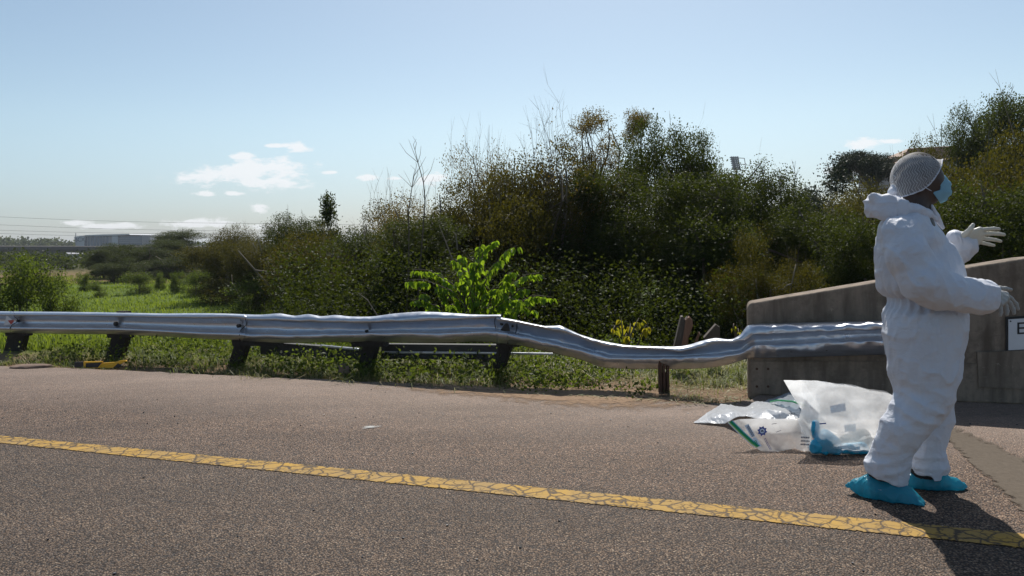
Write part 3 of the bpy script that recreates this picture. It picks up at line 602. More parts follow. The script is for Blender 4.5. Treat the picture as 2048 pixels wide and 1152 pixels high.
# yellow and black hazard plate lying at the foot of a post
hp = empty('hazard_plate', on_z(200, 736), 'bent yellow and black hazard marker plate lying on the road edge', 'hazard marker')
Hy = on_z(200, 735)[1]
def hz(pts, mat_, name, o=0.0):
    f = [at(x, y, Hy - o) for x, y in pts]; d = np.array([0, .02, 0.0]); s = MB(); s.poly(f[::-1]); s.poly([p + d for p in f])
    for i in range(len(f)): j = (i + 1) % len(f); s.poly([f[i], f[j], f[j] + d, f[i] + d])
    s.build(name, M[mat_], hp)
hz([(149, 735), (149, 724.5), (168, 724), (168, 735.5)], 'black_plate', 'black_end')
hz([(167, 735.5), (167, 723.5), (195, 723), (205, 722.5), (196, 735.5)], 'yellow_plate', 'yellow_board', .004)
hz([(171.5, 735), (171.5, 726.5), (203, 725), (196, 735)], 'black_plate', 'black_stripe', .008)
hz([(195, 735.6), (204, 726), (228, 724.5), (238, 722), (251, 720.5), (253, 722.5), (242, 727.5), (236, 731), (226, 735.6)], 'yellow_plate', 'yellow_board', .012)
hz([(226, 735.5), (236, 726.5), (243, 731), (238, 735.2)], 'black_plate', 'black_stripe', .016)
# stones in the verge
def rock(name, px, r, sq, mat_, label, seed, tilt=0.0):
    c = on_z(*px); bm = bmesh.new(); bmesh.ops.create_icosphere(bm, subdivisions=3, radius=1)
    P = np.array([v.co[:] for v in bm.verts]); k = 0.72 + 0.5 * fbm(P * 1.3 + seed, seed, 3)
    for v, q in zip(bm.verts, k): v.co = Vector((v.co.x * q * r[0], v.co.y * q * r[1], v.co.z * q * r[2]))
    bmesh.ops.rotate(bm, verts=bm.verts, matrix=Matrix.Rotation(tilt, 3, 'Y'), cent=(0, 0, 0))
    for v in bm.verts: v.co += Vector((c[0], c[1], r[2] * sq))
    me = bpy.data.meshes.new(name); bm.to_mesh(me); bm.free()
    return tag(obj(name, me, M[mat_]), label, 'stone')
rock('stone', (968, 744), (.17, .10, .075), .8, 'stone', 'brown log-shaped stone under the splice of the barrier', 3, -0.62)
rock('stone', (690, 752), (.07, .06, .075), .9, 'stone', 'small upright grey-brown stone in the weeds under the barrier', 5, -0.5)
rock('stone', (62, 735), (.26, .10, .035), .3, 'stone', 'flat pale stone at the road edge left of the hazard plate', 8)
mb = MB(); a = [on_z(832, 738, .03), on_z(838, 735, .05), on_z(848, 741, .02), on_z(843, 743, .02)]; mb.poly(a); tag(mb.build('plate_shard', M['yellow_plate']), 'small torn yellow shard lying in the grass under the barrier', 'debris')

# ------------------------------------------------------------------ vegetation
def leaves(C, Nrm, L, rng, droop=0.3, outw=0.4, wid=0.5, fold=0.12, rnd=None):
    """one folded leaf (two triangles each side of the rib) at every point of C"""
    n = len(C); a = rng.normal(size=(n, 3)); a /= np.linalg.norm(a, axis=1)[:, None]
    ax = a + outw * Nrm + np.array([0, 0, -droop]); ax /= np.linalg.norm(ax, axis=1)[:, None]
    b = np.cross(ax, rng.normal(size=(n, 3))); b /= np.linalg.norm(b, axis=1)[:, None] + 1e-9; nn = np.cross(ax, b)
    L = np.asarray(L)[:, None]
    V = np.stack([C, C + ax * L * .45 + b * L * wid * .5 + nn * L * fold, C + ax * L, C + ax * L * .45 - b * L * wid * .5 + nn * L * fold], 1).reshape(-1, 3)
    Q = np.arange(4 * n).reshape(n, 4); r = rng.random(n) if rnd is None else rnd
    return V, Q, np.repeat(r, 4)
def blob_clusters(blobs, n, rng, shell=0.4):
    B = np.array(blobs, float); w = (B[:, 3] * B[:, 4] * B[:, 5]) ** 0.67; w /= w.sum()
    i = rng.choice(len(B), n, p=w); d = rng.normal(size=(n, 3)); d /= np.linalg.norm(d, axis=1)[:, None]
    r = rng.random(n) ** shell; return B[i, :3] + d * B[i, 3:6] * r[:, None], d
def crown_mesh(name, blobs, ncl, per, leaf, clr, rng, droop=.3, shell=.4, wid=.5, zmin=0.05, outw=.4, skew=1.0):
    C, D = blob_clusters(blobs, ncl, rng, shell); keep = C[:, 2] > zmin; C, D = C[keep], D[keep]
    base = rng.random(len(C)) ** skew
    P = np.repeat(C, per, 0) + rng.normal(size=(len(C) * per, 3)) * clr * np.array([1, 1, .8]); P[:, 2] = np.maximum(P[:, 2], 0.02)
    Dn = np.repeat(D, per, 0); L = leaf * rng.uniform(.6, 1.25, len(P)); rnd = np.clip(np.repeat(base, per) * .65 + rng.random(len(P)) * .45, 0, 1)
    V, Q, r = leaves(P, Dn, L, rng, droop, outw, wid, rnd=rnd)
    return mesh_np(name, V, Q, attrs={'rnd': r}), C
def curve_pts(a, b, n, rng, bend=.12, sag=0.0):
    a, b = np.asarray(a, float), np.asarray(b, float); L = np.linalg.norm(b - a); o = rng.normal(size=3) * bend * L
    return [a + (b - a) * k + o * math.sin(math.pi * k) * .6 + np.array([0, 0, sag * L * math.sin(math.pi * k)]) + (rng.normal(size=3) * .02 * L if 0 < k < 1 else 0) for k in np.linspace(0, 1, n)]
def wood_mesh(name, H, C, rng, r0=.12, nlimb=9, ntwig=40, stems=1, spread=.3, bare=0, bare_len=.8):
    mb = MB(); tips = []
    for s in range(stems):
        a = 2 * math.pi * s / max(1, stems) + rng.random(); base = np.array([math.cos(a), math.sin(a), 0]) * spread * (stems > 1)
        top = np.array([rng.normal() * .12 * H, rng.normal() * .12 * H, H * rng.uniform(.62, .8)]) + base * 2
        tr = curve_pts(base + [0, 0, -.3], top, 7, rng, .07); mb.tube(tr, list(np.linspace(r0, r0 * .25, 7)), 7); tips.append(tr)
    for k in range(nlimb):
        tr = tips[k % len(tips)]; s = tr[rng.integers(2, 6)]; e = C[rng.integers(len(C))]
        lp = curve_pts(s, e, 5, rng, .1, .05); mb.tube(lp, list(np.linspace(r0 * .45, r0 * .1, 5)), 5, False)
        for q in range(max(1, ntwig // max(1, nlimb))):
            e2 = C[rng.integers(len(C))]
            if np.linalg.norm(e2 - lp[3]) < H * .45: mb.tube(curve_pts(lp[rng.integers(2, 5)], e2, 4, rng, .1), list(np.linspace(r0 * .12, r0 * .04, 4)), 3, False)
    for k in range(bare):                        # bare shoots standing out of the crown
        s = C[rng.integers(len(C))]; u = np.array([rng.normal() * .25, rng.normal() * .25, 1.0]); u /= np.linalg.norm(u); Lb = bare_len * rng.uniform(.5, 1.2)
        pth = curve_pts(s, s + u * Lb, 5, rng, .06); mb.tube(pth, list(np.linspace(r0 * .12, r0 * .03, 5)), 3, False)
        for q in range(3):
            v = u + rng.normal(size=3) * .5; v /= np.linalg.norm(v); mb.tube([pth[2 + q % 2], pth[2 + q % 2] + v * Lb * .3], [r0 * .06, r0 * .02], 3, False)
    return mb.mesh(name, True)
def lumps(rng, n, c, ext, r0, r1, zs=.85):
    out = []
    for _ in range(n):
        d = rng.normal(size=3); d /= np.linalg.norm(d); k = rng.random() ** .5; r = rng.uniform(r0, r1)
        out.append((c[0] + d[0] * ext[0] * k, c[1] + d[1] * ext[1] * k, c[2] + d[2] * ext[2] * k, r, r, r * zs))
    return out
PROTO = {}
def proto(key, H, crown, wood, lm, wm='bark'): PROTO[key] = (H, crown, wood, lm, wm)
for i in range(3):
    g = np.random.default_rng(10 + i); B = lumps(g, 13, (0, 0, 3.6), (1.5, 1.5, 1.9), .6, 1.1) + lumps(g, 6, (0, 0, 1.0), (1.5, 1.5, .4), .6, .95)
    c, C = crown_mesh('crown', B, 1150, 78, .058, .135, g, .35, shell=.5, wid=.62); proto('broad%d' % i, 6.0, c, wood_mesh('trunk', 6, C, g, .13, 12, 60, bare=10), 'leaf_dark')
for i in range(3):
    g = np.random.default_rng(30 + i); B = lumps(g, 12, (0, 0, 2.0), (1.5, 1.5, 1.4), .5, .95) + lumps(g, 7, (0, 0, .55), (1.4, 1.4, .25), .45, .75)
    c, C = crown_mesh('crown', B, 1150, 66, .047, .11, g, .25, zmin=.1, shell=.5, wid=.62); proto('olive%d' % i, 4.0, c, wood_mesh('trunk', 4, C, g, .06, 16, 90, 4, .25, 26, 1.0), 'leaf_olive', 'twig')
for i in range(2):
    g = np.random.default_rng(50 + i); B = lumps(g, 8, (0, 0, 1.0), (.75, .75, .65), .28, .5) + lumps(g, 6, (0, 0, .28), (.75, .75, .12), .22, .38)
    c, C = crown_mesh('crown', B, 520, 20, .055, .09, g, .3, zmin=.03, shell=.5, wid=.6); proto('shrub%d' % i, 2.0, c, wood_mesh('trunk', 2, C, g, .025, 10, 40, 5, .12, 10, .5), 'leaf_shrub', 'twig')
g = np.random.default_rng(60); B = lumps(g, 12, (0, 0, 2.0), (1.5, 1.5, 1.4), .5, .95) + lumps(g, 7, (0, 0, .55), (1.4, 1.4, .25), .45, .75)
c, C = crown_mesh('crown', B, 900, 20, .052, .13, g, .2, shell=.5, wid=.6); proto('brown0', 4.0, c, wood_mesh('trunk', 4, C, g, .06, 18, 120, 5, .25, 60, 1.1), 'leaf_brown', 'twig')
# umbrella pine: a dense dome of needle tufts on a forked trunk
g = np.random.default_rng(70); B = []
for k in range(34):
    a_ = g.random() * 6.283; q_ = g.random() ** .6; B.append((2.1 * q_ * math.cos(a_), 2.1 * q_ * math.sin(a_), 4.3 + 1.9 * math.sqrt(max(0, 1 - q_ * q_)) * g.uniform(.35, 1.0), .62, .62, .5))
c, C = crown_mesh('crown', B, 1500, 24, .15, .13, g, -.3, wid=.35, shell=.6); proto('pine', 7.0, c, wood_mesh('trunk', 7, C, g, .18, 14, 30), 'needle')
# ragged dark conifer-like tree
g = np.random.default_rng(71); B = lumps(g, 16, (0, 0, 3.0), (1.0, 1.0, 1.9), .5, .85) + [(-.5, 0, 5.3, .45, .45, .6), (.35, 0, 4.9, .35, .35, .5), (-.45, 0, 5.9, .25, .25, .4)]
c, C = crown_mesh('crown', B, 1300, 22, .10, .14, g, 0, wid=.5, shell=.5); proto('dark', 6.2, c, wood_mesh('trunk', 6, C, g, .13, 10, 40), 'needle')
# airy tall tree: tufts on bare forked limbs
for i in range(2):
    g = np.random.default_rng(80 + i); B = []
    for k in range(24):
        a = g.random() * 6.28; r = g.uniform(.1, 1.15); B.append((math.cos(a) * r, math.sin(a) * r, g.uniform(5.0, 8.0) - .5 * r, .40, .40, .30))
    c, C = crown_mesh('crown', B, 560, 22, .056, .075, g, .3, wid=.6); proto('airy%d' % i, 8.3, c, wood_mesh('trunk', 8.3, C, g, .10, 16, 40, 1), 'leaf_brown')
# slim glossy tree with upright tufts
g = np.random.default_rng(90); B = []
for k in range(20): a = g.random() * 6.28; zz = g.uniform(.5, 4.6); r = g.uniform(0, .55 + .35 * math.sin(zz)); B.append((math.cos(a) * r, math.sin(a) * r, zz, .22, .22, .28))
c, C = crown_mesh('crown', B, 240, 16, .12, .12, g, .1); proto('tuft', 5.0, c, wood_mesh('trunk', 5, C, g, .06, 14, 30), 'leaf_dark')
# leafless shrub
g = np.random.default_rng(91); B = lumps(g, 8, (0, 0, 2.6), (.9, .9, 1.2), .4, .7)
c, C = crown_mesh('crown', B, 70, 8, .06, .2, g, .2); proto('bare', 4.4, c, wood_mesh('trunk', 4.4, C, g, .028, 26, 160, 6, .2, 80, 1.0), 'leaf_brown', 'bark')
# low broad-leaved weed clump
g = np.random.default_rng(92); B = lumps(g, 6, (0, 0, .22), (.25, .25, .16), .10, .2)
c, C = crown_mesh('crown', B, 60, 14, .045, .05, g, .2, zmin=.01); proto('weed', .5, c, wood_mesh('trunk', .5, C, g, .008, 8, 16, 4, .05), 'leaf_shrub', 'twig')

BOX = {}
def plant(kind, px, ytop, Y, wpx, name, label, cat='tree', group=None, leaf=None, rot=None, zbase=None):
    """stand a plant at distance Y so that its top reaches the given picture height"""
    _, cm_, wm_, lm, wmat = PROTO[kind]; top = at(px, ytop, Y); x = top[0]; zb = gz(x, Y) if zbase is None else zbase
    w = wpx / FPX * Y
    box = BOX.get(kind)
    if box is None: box = np.empty(len(cm_.vertices) * 3, np.float32); cm_.vertices.foreach_get('co', box); box = BOX[kind] = box.reshape(-1, 3)[::7]
    H = np.percentile(box[:, 2], 99.6); h = max(.2, top[2] - zb); sz = h / H; sx = w / (np.percentile(box[:, 0], 98) - np.percentile(box[:, 0], 2))
    sx = min(max(sx, sz * .45), sz * 2.2)
    o = empty(name, (x, Y, zb), label, cat, group); o.scale = (sx, sx, sz); o.rotation_euler = (0, 0, random.random() * 6.28 if rot is None else rot)
    c_ = obj('crown', cm_, None, o, True); t_ = obj('trunk', wm_, None, o, True)
    for q, mm in ((c_, M[leaf or lm]), (t_, M[wmat])):
        if not q.data.materials: q.data.materials.append(mm)
        q.material_slots[0].link = 'OBJECT'; q.material_slots[0].material = mm
    return o
TREES = [
 # kind, x, top, distance, width, name, label
 ('broad0', 1340, 255, 18, 190, 'broadleaf_tree', 'tallest dark green tree in the middle of the thicket, right of the airy tree'),
 ('broad1', 1225, 345, 15, 210, 'broadleaf_tree', 'dense dark tree directly below the airy tree crowns'),
 ('broad2', 1480, 342, 17, 210, 'broadleaf_tree', 'dark green tree below the taller floodlight mast'),
 ('broad1', 1400, 352, 14, 240, 'broadleaf_tree', 'shadowed dark tree behind the broken timber posts'),
 ('broad0', 1560, 398, 17, 170, 'broadleaf_tree', 'rounded dark tree below the smaller floodlight mast'),
 ('dark', 1640, 328, 30, 130, 'conifer_tree', 'ragged blackish conifer left of the umbrella pine'),
 ('pine', 1730, 305, 62, 104, 'umbrella_pine', 'dark umbrella pine with domed crown left of the tiled roof'),
 ('olive0', 1720, 385, 22, 200, 'bush', 'olive green bush beneath the umbrella pine'),
 ('broad2', 1625, 425, 15, 210, 'bush', 'mixed green bush behind the parapet, left of the person'),
 ('broad1', 1725, 450, 12.5, 190, 'bush', 'dark leafy bush directly behind the parapet beside the person'),
 ('olive2', 1545, 470, 11.5, 170, 'bush', 'leafy bush behind the end of the concrete parapet'),
 ('olive0', 1880, 288, 30, 150, 'bush', 'airy olive bush in front of the tiled roof'),
 ('olive1', 1965, 290, 18, 230, 'bush', 'brown tinged bush behind the person and right of the roof'),
 ('olive2', 1890, 335, 15, 250, 'bush', 'dark bush behind the masked face of the person'),
 ('broad0', 1955, 222, 30, 120, 'hillside_tree', 'dark tree on the upper right slope, left of the corner tree'),
 ('broad1', 2045, 198, 28, 170, 'hillside_tree', 'dark tree at the upper right corner of the view'),
 ('olive0', 2060, 270, 16, 250, 'bush', 'autumn tinged bush at the right edge above the parapet'),
 ('broad2', 1985, 380, 12.5, 260, 'bush', 'black-green bush behind the raised gloved hand'),
 ('olive2', 1800, 405, 15, 200, 'bush', 'shaded bush hidden behind the hood of the person'),
 ('olive1', 1110, 312, 16, 210, 'olive_bush', 'tall olive bush left of the airy tree'),
 ('olive0', 1015, 330, 15, 230, 'olive_bush', 'olive brown bush below the leafless shoots'),
 ('brown0', 965, 300, 21, 130, 'broadleaf_tree', 'round brownish crown left of the leafless shoots'),
 ('bare', 1055, 238, 15, 190, 'leafless_shrub', 'leafless twiggy shrub rising above the olive bushes'),
 ('bare', 1430, 290, 22, 110, 'leafless_shrub', 'sparse leafless shrub left of the taller floodlight mast'),
 ('bare', 1530, 348, 24, 90, 'leafless_shrub', 'small leafless shrub between the two floodlight masts'),
 ('airy0', 1175, 220, 22, 125, 'airy_tree', 'airy brown-green tree with forked trunk above the thicket, left of its pair'),
 ('airy1', 1268, 220, 23, 105, 'airy_tree', 'airy brown-green tree above the thicket, right of its pair'),
 ('olive1', 905, 372, 15, 190, 'olive_bush', 'bushy olive shrub behind the two thin bare saplings'),
 ('brown0', 810, 398, 19, 180, 'olive_bush', 'brownish twiggy bush left of the two thin bare saplings'),
 ('olive2', 722, 418, 20, 170, 'olive_bush', 'grey-green round bush just right of the slim tufted tree'),
 ('tuft', 655, 390, 23, 80, 'slim_tree', 'slim tree with tufted glossy foliage above the left thicket'),
 ('broad0', 600, 435, 25, 130, 'broadleaf_tree', 'dark leafy tree just left of the slim tufted tree'),
 ('olive2', 530, 452, 30, 130, 'olive_bush', 'yellow-brown bush in the left thicket'),
 ('olive0', 460, 458, 34, 150, 'olive_bush', 'olive bush at the left end of the thicket'),
 ('broad2', 740, 462, 16, 180, 'bush', 'bright tipped green bush in the middle of the left thicket'),
 ('olive1', 650, 470, 17, 190, 'bush', 'dark bush behind the scalloped part of the barrier'),
 ('broad1', 830, 440, 13.5, 200, 'bush', 'dark tangled bush behind the middle of the barrier'),
 ('shrub1', 515, 535, 30, 130, 'bush', 'rounded green bush at the right edge of the meadow'),
 ('shrub0', 575, 560, 25, 90, 'bush', 'low yellowish bush beside the right edge of the meadow'),
 ('broad2', 360, 462, 75, 105, 'distant_tree', 'round dark tree right of the far white building'),
 ('olive1', 300, 492, 68, 90, 'distant_tree', 'olive tree below the far white building'),
 ('broad0', 245, 488, 72, 90, 'distant_tree', 'dark tree in front of the far concrete viaduct'),
 ('olive2', 425, 485, 60, 100, 'distant_tree', 'low tree at the far right of the meadow'),
 ('olive2', 235, 516, 60, 80, 'distant_bush', 'pale green bush at the far end of the meadow'),
 ('olive0', 130, 522, 95, 90, 'distant_tree', 'far bush under the viaduct left of the building'),
 ('brown0', 60, 530, 90, 90, 'distant_tree', 'far bush under the viaduct at the left edge'),
 ('broad1', 205, 500, 66, 80, 'distant_tree', 'dark rounded tree at the left end of the far tree band'),
 ('broad2', 330, 480, 70, 80, 'distant_tree', 'dark tree between the round tree and the building'),
 ('olive1', 350, 505, 64, 120, 'distant_tree', 'dark bush below the round tree at the end of the meadow'),
 ('shrub1', 276, 543, 44, 52, 'meadow_shrub', 'dark shrub standing alone in the middle of the meadow'),
 ('shrub0', 318, 545, 46, 24, 'meadow_shrub', 'small narrow shrub in the meadow left of the broad pair'),
 ('shrub0', 352, 543, 44, 32, 'meadow_shrub', 'narrow shrub touching the broad shrub in the meadow'),
 ('shrub1', 388, 540, 41, 50, 'meadow_shrub', 'broad shrub at the right of the meadow group'),
 ('shrub0', 168, 545, 45, 26, 'meadow_shrub', 'thin dark shrub at the left side of the meadow'),
 ('shrub1', 195, 565, 42, 30, 'meadow_shrub', 'low dark shrub in the left of the meadow'),
 ('shrub1', 30, 512, 20, 110, 'bush', 'large leafy bush at the left edge behind the barrier'),
 ('shrub0', 105, 548, 22, 76, 'bush', 'brown tinged bush right of the leafy bush at the left edge'),
 ('shrub0', -60, 520, 19, 150, 'bush', 'leafy bush cut by the left edge of the view')]
for k, x, yt, Y, w_, nm, lb in TREES:
    plant(k, x, yt, Y, w_, nm, lb, 'tree' if 'tree' in nm or 'pine' in nm else 'bush', leaf='leaf_dark' if nm.startswith('distant') else None)

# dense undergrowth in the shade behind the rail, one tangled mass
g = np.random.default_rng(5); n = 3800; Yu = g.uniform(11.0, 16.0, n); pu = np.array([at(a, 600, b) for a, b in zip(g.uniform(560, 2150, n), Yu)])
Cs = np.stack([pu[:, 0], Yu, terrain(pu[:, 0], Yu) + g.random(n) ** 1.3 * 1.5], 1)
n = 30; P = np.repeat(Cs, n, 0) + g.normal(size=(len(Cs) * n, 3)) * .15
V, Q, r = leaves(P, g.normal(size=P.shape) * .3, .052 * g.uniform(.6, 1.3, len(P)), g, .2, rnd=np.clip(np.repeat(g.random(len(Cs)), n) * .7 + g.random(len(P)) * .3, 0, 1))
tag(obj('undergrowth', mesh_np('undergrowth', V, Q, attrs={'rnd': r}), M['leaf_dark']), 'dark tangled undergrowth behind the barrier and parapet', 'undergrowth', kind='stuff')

# two thin bare saplings
def sapling(px, label, seed):
    g = np.random.default_rng(seed); P = [at(x, y, 11.5) for x, y in px]; o = empty('bare_sapling', P[0], label, 'sapling'); mb = MB()
    mb.tube(P, list(np.linspace(.015, .004, len(P))), 6); mb.build('trunk', M['bark'], o, True)
    mb = MB()
    for k in range(10):
        i = g.integers(len(P) // 2, len(P)); u = np.array([g.normal() * .5, g.normal() * .4, .9]); L = g.uniform(.15, .42); q = P[i]
        mb.tube([q, q + u * L * .5 + [g.normal() * .03, 0, 0], q + u * L], [.004, .003, .0015], 4, False)
    mb.build('twig', M['twig'], o, True)
sapling([(833, 660), (838, 560), (846, 460), (850, 400), (847, 365), (836, 325), (830, 300)], 'thin bare sapling, the taller of two, left of the mulberry', 1)
sapling([(812, 660), (816, 560), (818, 470), (817, 420), (824, 375), (828, 352)], 'thin bare sapling, the shorter of two, left of the mulberry', 2)
# dead stems leaning in front of the thicket
for i, pts in enumerate([[(905, 520), (890, 480), (878, 450)], [(915, 500), (912, 470), (905, 462)], [(760, 640), (735, 600), (715, 585)]]):
    P = [at(x, y, 10.6) for x, y in pts]; mb = MB(); mb.tube(P, [.010, .008, .004], 5)
    tag(mb.build('dead_stem', M['twig']), ['pale dead stem leaning left above the bright mulberry', 'short pale dead stem above the bright mulberry', 'pale dead stem low behind the barrier, left of the mulberry'][i], 'stem')

# ------------------------------------------------------------------ the bright mulberry behind the rail: each large leaf its own piece
def big_leaf(name, seed):
    g = np.random.default_rng(seed); bm = bmesh.new(); rows = [(0, 0), (.10, .22), (.32, .38), (.58, .30), (.82, .13), (1, 0)]; c = []; l = []; r_ = []
    for t, w in rows:
        z = -.22 * t * t; c.append(bm.verts.new((t, 0, z)))
        if w: k = .05 + g.random() * .04; l.append(bm.verts.new((t - .02, w, z + k))); r_.append(bm.verts.new((t - .02, -w, z + k)))
    for s in (l, r_):
        bm.faces.new((c[0], c[1], s[0])); bm.faces.new((c[4], c[5], s[3]))
        for i in range(3): bm.faces.new((c[i + 1], c[i + 2], s[i + 1], s[i]))
    me = bpy.data.meshes.new(name); bm.to_mesh(me); bm.free()
    a = me.attributes.new('rnd', 'FLOAT', 'POINT'); a.data.foreach_set('value', np.full(len(me.vertices), seed % 5 / 4, np.float32))
    for p in me.polygons: p.use_smooth = True
    return me
LEAF = [big_leaf('leaf', s) for s in range(5)]
def shoots(root, base_px, tips, Y0, nleaf, L, mats, cap, seed, from_=.3):
    g = np.random.default_rng(seed); mb = MB(); spots = []
    for tx, ty in tips:
        Yt = Y0 + g.uniform(-.5, .5); b = at(base_px[0] + g.uniform(-1, 1) * base_px[2], base_px[1], Y0); tp = at(tx, ty, Yt)
        mid = b * .45 + tp * .55 + np.array([0, 0, .18 * np.linalg.norm(tp - b)]); path = [b, b * .6 + mid * .4, mid, mid * .4 + tp * .6 + [0, 0, .06], tp]
        mb.tube(path, [.014, .011, .008, .005, .003], 5, False)
        for k in range(nleaf):
            u = from_ + (1 - from_) * (k + g.random()) / nleaf; i = min(3, int(u * 4)); q = path[i] + (path[i + 1] - path[i]) * (u * 4 - i); spots.append((q, tp - b, u))
    mb.build('stem', M['bark'], root, True); g.shuffle(spots); extra = []
    for k, (q, dr, u) in enumerate(spots):
        a = g.random() * 6.28; d = Vector((math.cos(a) * .75, math.sin(a) * .75, -.35 - g.random() * 1.5)).normalized(); ll = L * g.uniform(.6, 1.2) * (1.1 - .25 * u)
        rot = d.to_track_quat('X', 'Z').to_matrix().to_4x4() @ Matrix.Rotation(g.normal() * .5, 4, 'X'); mw = Matrix.Translation(Vector(q) + d * .03) @ rot @ Matrix.Scale(ll, 4)
        me = LEAF[int(g.integers(5))]
        if k < cap:
            o = bpy.data.objects.new('leaf', me); COL.objects.link(o); o.parent = root; o.matrix_basis = Matrix.Translation(-WT[root]) @ mw
            if not me.materials: me.materials.append(mats)
            o.material_slots[0].link = 'OBJECT'; o.material_slots[0].material = mats
        else: extra.append((me, mw))
    if extra:
        V = []; F = []; A = []
        for me, mw in extra:
            b = len(V); V += [tuple(mw @ v.co) for v in me.vertices]; F += [[b + i for i in p.vertices] for p in me.polygons]; A += [g.random()] * len(me.vertices)
        me = bpy.data.meshes.new('foliage'); me.from_pydata(V, [], F); me.update(); a = me.attributes.new('rnd', 'FLOAT', 'POINT'); a.data.foreach_set('value', np.array(A, np.float32))
        tag(obj('foliage', me, mats, root), kind='stuff')
mu = empty('mulberry', at(950, 700, 10.3), 'bright green large-leaved young mulberry growing behind the barrier', 'shrub')
shoots(mu, (950, 700, 60), [(960, 486), (990, 478), (1036, 490), (925, 508), (905, 516), (872, 542), (828, 538), (815, 560), (948, 520), (1000, 520), (1030, 540), (1078, 546), (1108, 595), (1088, 592), (842, 585), (822, 600), (1055, 575),
    (880, 575), (915, 560), (960, 565), (1000, 575), (1040, 600), (860, 610), (900, 610), (945, 600), (985, 615), (1025, 625), (1070, 620), (935, 545), (1015, 560)], 10.3, 42, .105, M['leaf_bright'], 300, 4)
sp = empty('sapling', at(1255, 720, 8.6), 'small yellow-green sapling with large leaves behind the sagging rail', 'sapling')
shoots(sp, (1255, 715, 14), [(1240, 638), (1285, 640), (1226, 660), (1262, 652), (1298, 655), (1250, 675)], 8.6, 6, .085, M['leaf_yellow'], 60, 6, .55)
sp2 = empty('sapling', at(1472, 700, 8.0), 'tiny bright seedling at the end of the concrete parapet', 'sapling')
shoots(sp2, (1470, 700, 4), [(1466, 655), (1474, 657), (1478, 668)], 8.0, 4, .05, M['leaf_yellow'], 20, 8, .6)

# ------------------------------------------------------------------ meadow and verge grass
def blades(name, P, H, wdt, rng, mat_, lean=.5, rnd=None, label=None, tip=.08):
    n = len(P); a = rng.random(n) * 6.28; d = np.stack([np.cos(a), np.sin(a), 0 * a], 1); s = np.stack([-np.sin(a), np.cos(a), 0 * a], 1)
    H = np.asarray(H)[:, None]; ln = (rng.random(n)[:, None] * lean); wdt = np.asarray(wdt)[:, None] if not np.isscalar(wdt) else wdt
    b1 = P + s * wdt * .5; b2 = P - s * wdt * .5; mid = P + d * H * ln * .35 + np.array([0, 0, 1]) * H * .6; tp = P + d * H * ln * 1.05 + np.array([0, 0, 1]) * H * (1 - .35 * ln)
    V = np.stack([b1, b2, mid + s * wdt * .4, mid - s * wdt * .4, tp + s * wdt * tip, tp - s * wdt * tip], 1).reshape(-1, 3); k = np.arange(n)[:, None] * 6
    Q = np.concatenate([k + [0, 1, 3, 2], k + [2, 3, 5, 4]]); r = rng.random(n) if rnd is None else rnd
    return tag(obj(name, mesh_np(name, V, Q, attrs={'rnd': np.repeat(r, 6)}), mat_), label, 'grass', kind='stuff')
g = np.random.default_rng(21); n = 110000
Y = 10.4 + 62 * g.random(n) ** 1.7; X = Y * (g.uniform(-.85, -.02, n)); z = terrain(X, Y); P = np.stack([X, Y, z - .02], 1)
dens = fbm(P * [.25, .25, 0], 4, 3); keep = (dens > .25) & (st(P)[0] > 1.2); P = P[keep]; Yk = Y[keep]
blades('meadow_grass', P, g.uniform(.07, .19, len(P)) * (0.6 + .9 * dens[keep]), .010 + Yk * .0007, g, M['grass'], .7, np.clip(dens[keep] * 1.2 - .25 + g.random(len(P)) * .4, 0, 1), 'sunlit green meadow grass beyond the barrier')
# verge: tufts on either side of the rail, thick at the left, thinning to bare soil at the right
g = np.random.default_rng(22); Pv = []; Hv = []; Rv = []
for k in range(900):
    px = g.uniform(-60, 1500); t_ = None; e = np.interp(px, [p[0] for p in edge_px], [p[1] for p in edge_px]); s_ = g.random() ** 1.3 * 2.6 + .03
    if px < 480 and s_ < .12: continue
    if px > 960 and g.random() < .86 and s_ < .9: continue
    c = on_z(px, e); c = c + np.array([NX[0], NX[1], 0]) * s_; nb = int(g.integers(14, 46)); rad = g.uniform(.03, .13); dryness = g.random() ** (2.6 if px < 500 else 1.5)
    hh = g.uniform(.04, .13) * (1.0 + .4 * (s_ > .4)) * (1 if px < 1100 else .7)
    q = c + np.stack([g.normal(size=nb) * rad, g.normal(size=nb) * rad, np.zeros(nb)], 1); q[:, 2] = terrain(q[:, 0], q[:, 1]) - .01
    Pv.append(q); Hv.append(hh * g.uniform(.5, 1.4, nb)); Rv.append(np.clip(dryness * .8 + g.random(nb) * .35, 0, 1))
Pv = np.concatenate(Pv); Hv = np.concatenate(Hv); Rv = np.concatenate(Rv)
blades('verge_grass', Pv, Hv, .004 + .010 * Hv / .2 * .5, g, M['verge'], 2.4, Rv, 'ragged green and straw coloured grass along the foot of the barrier')
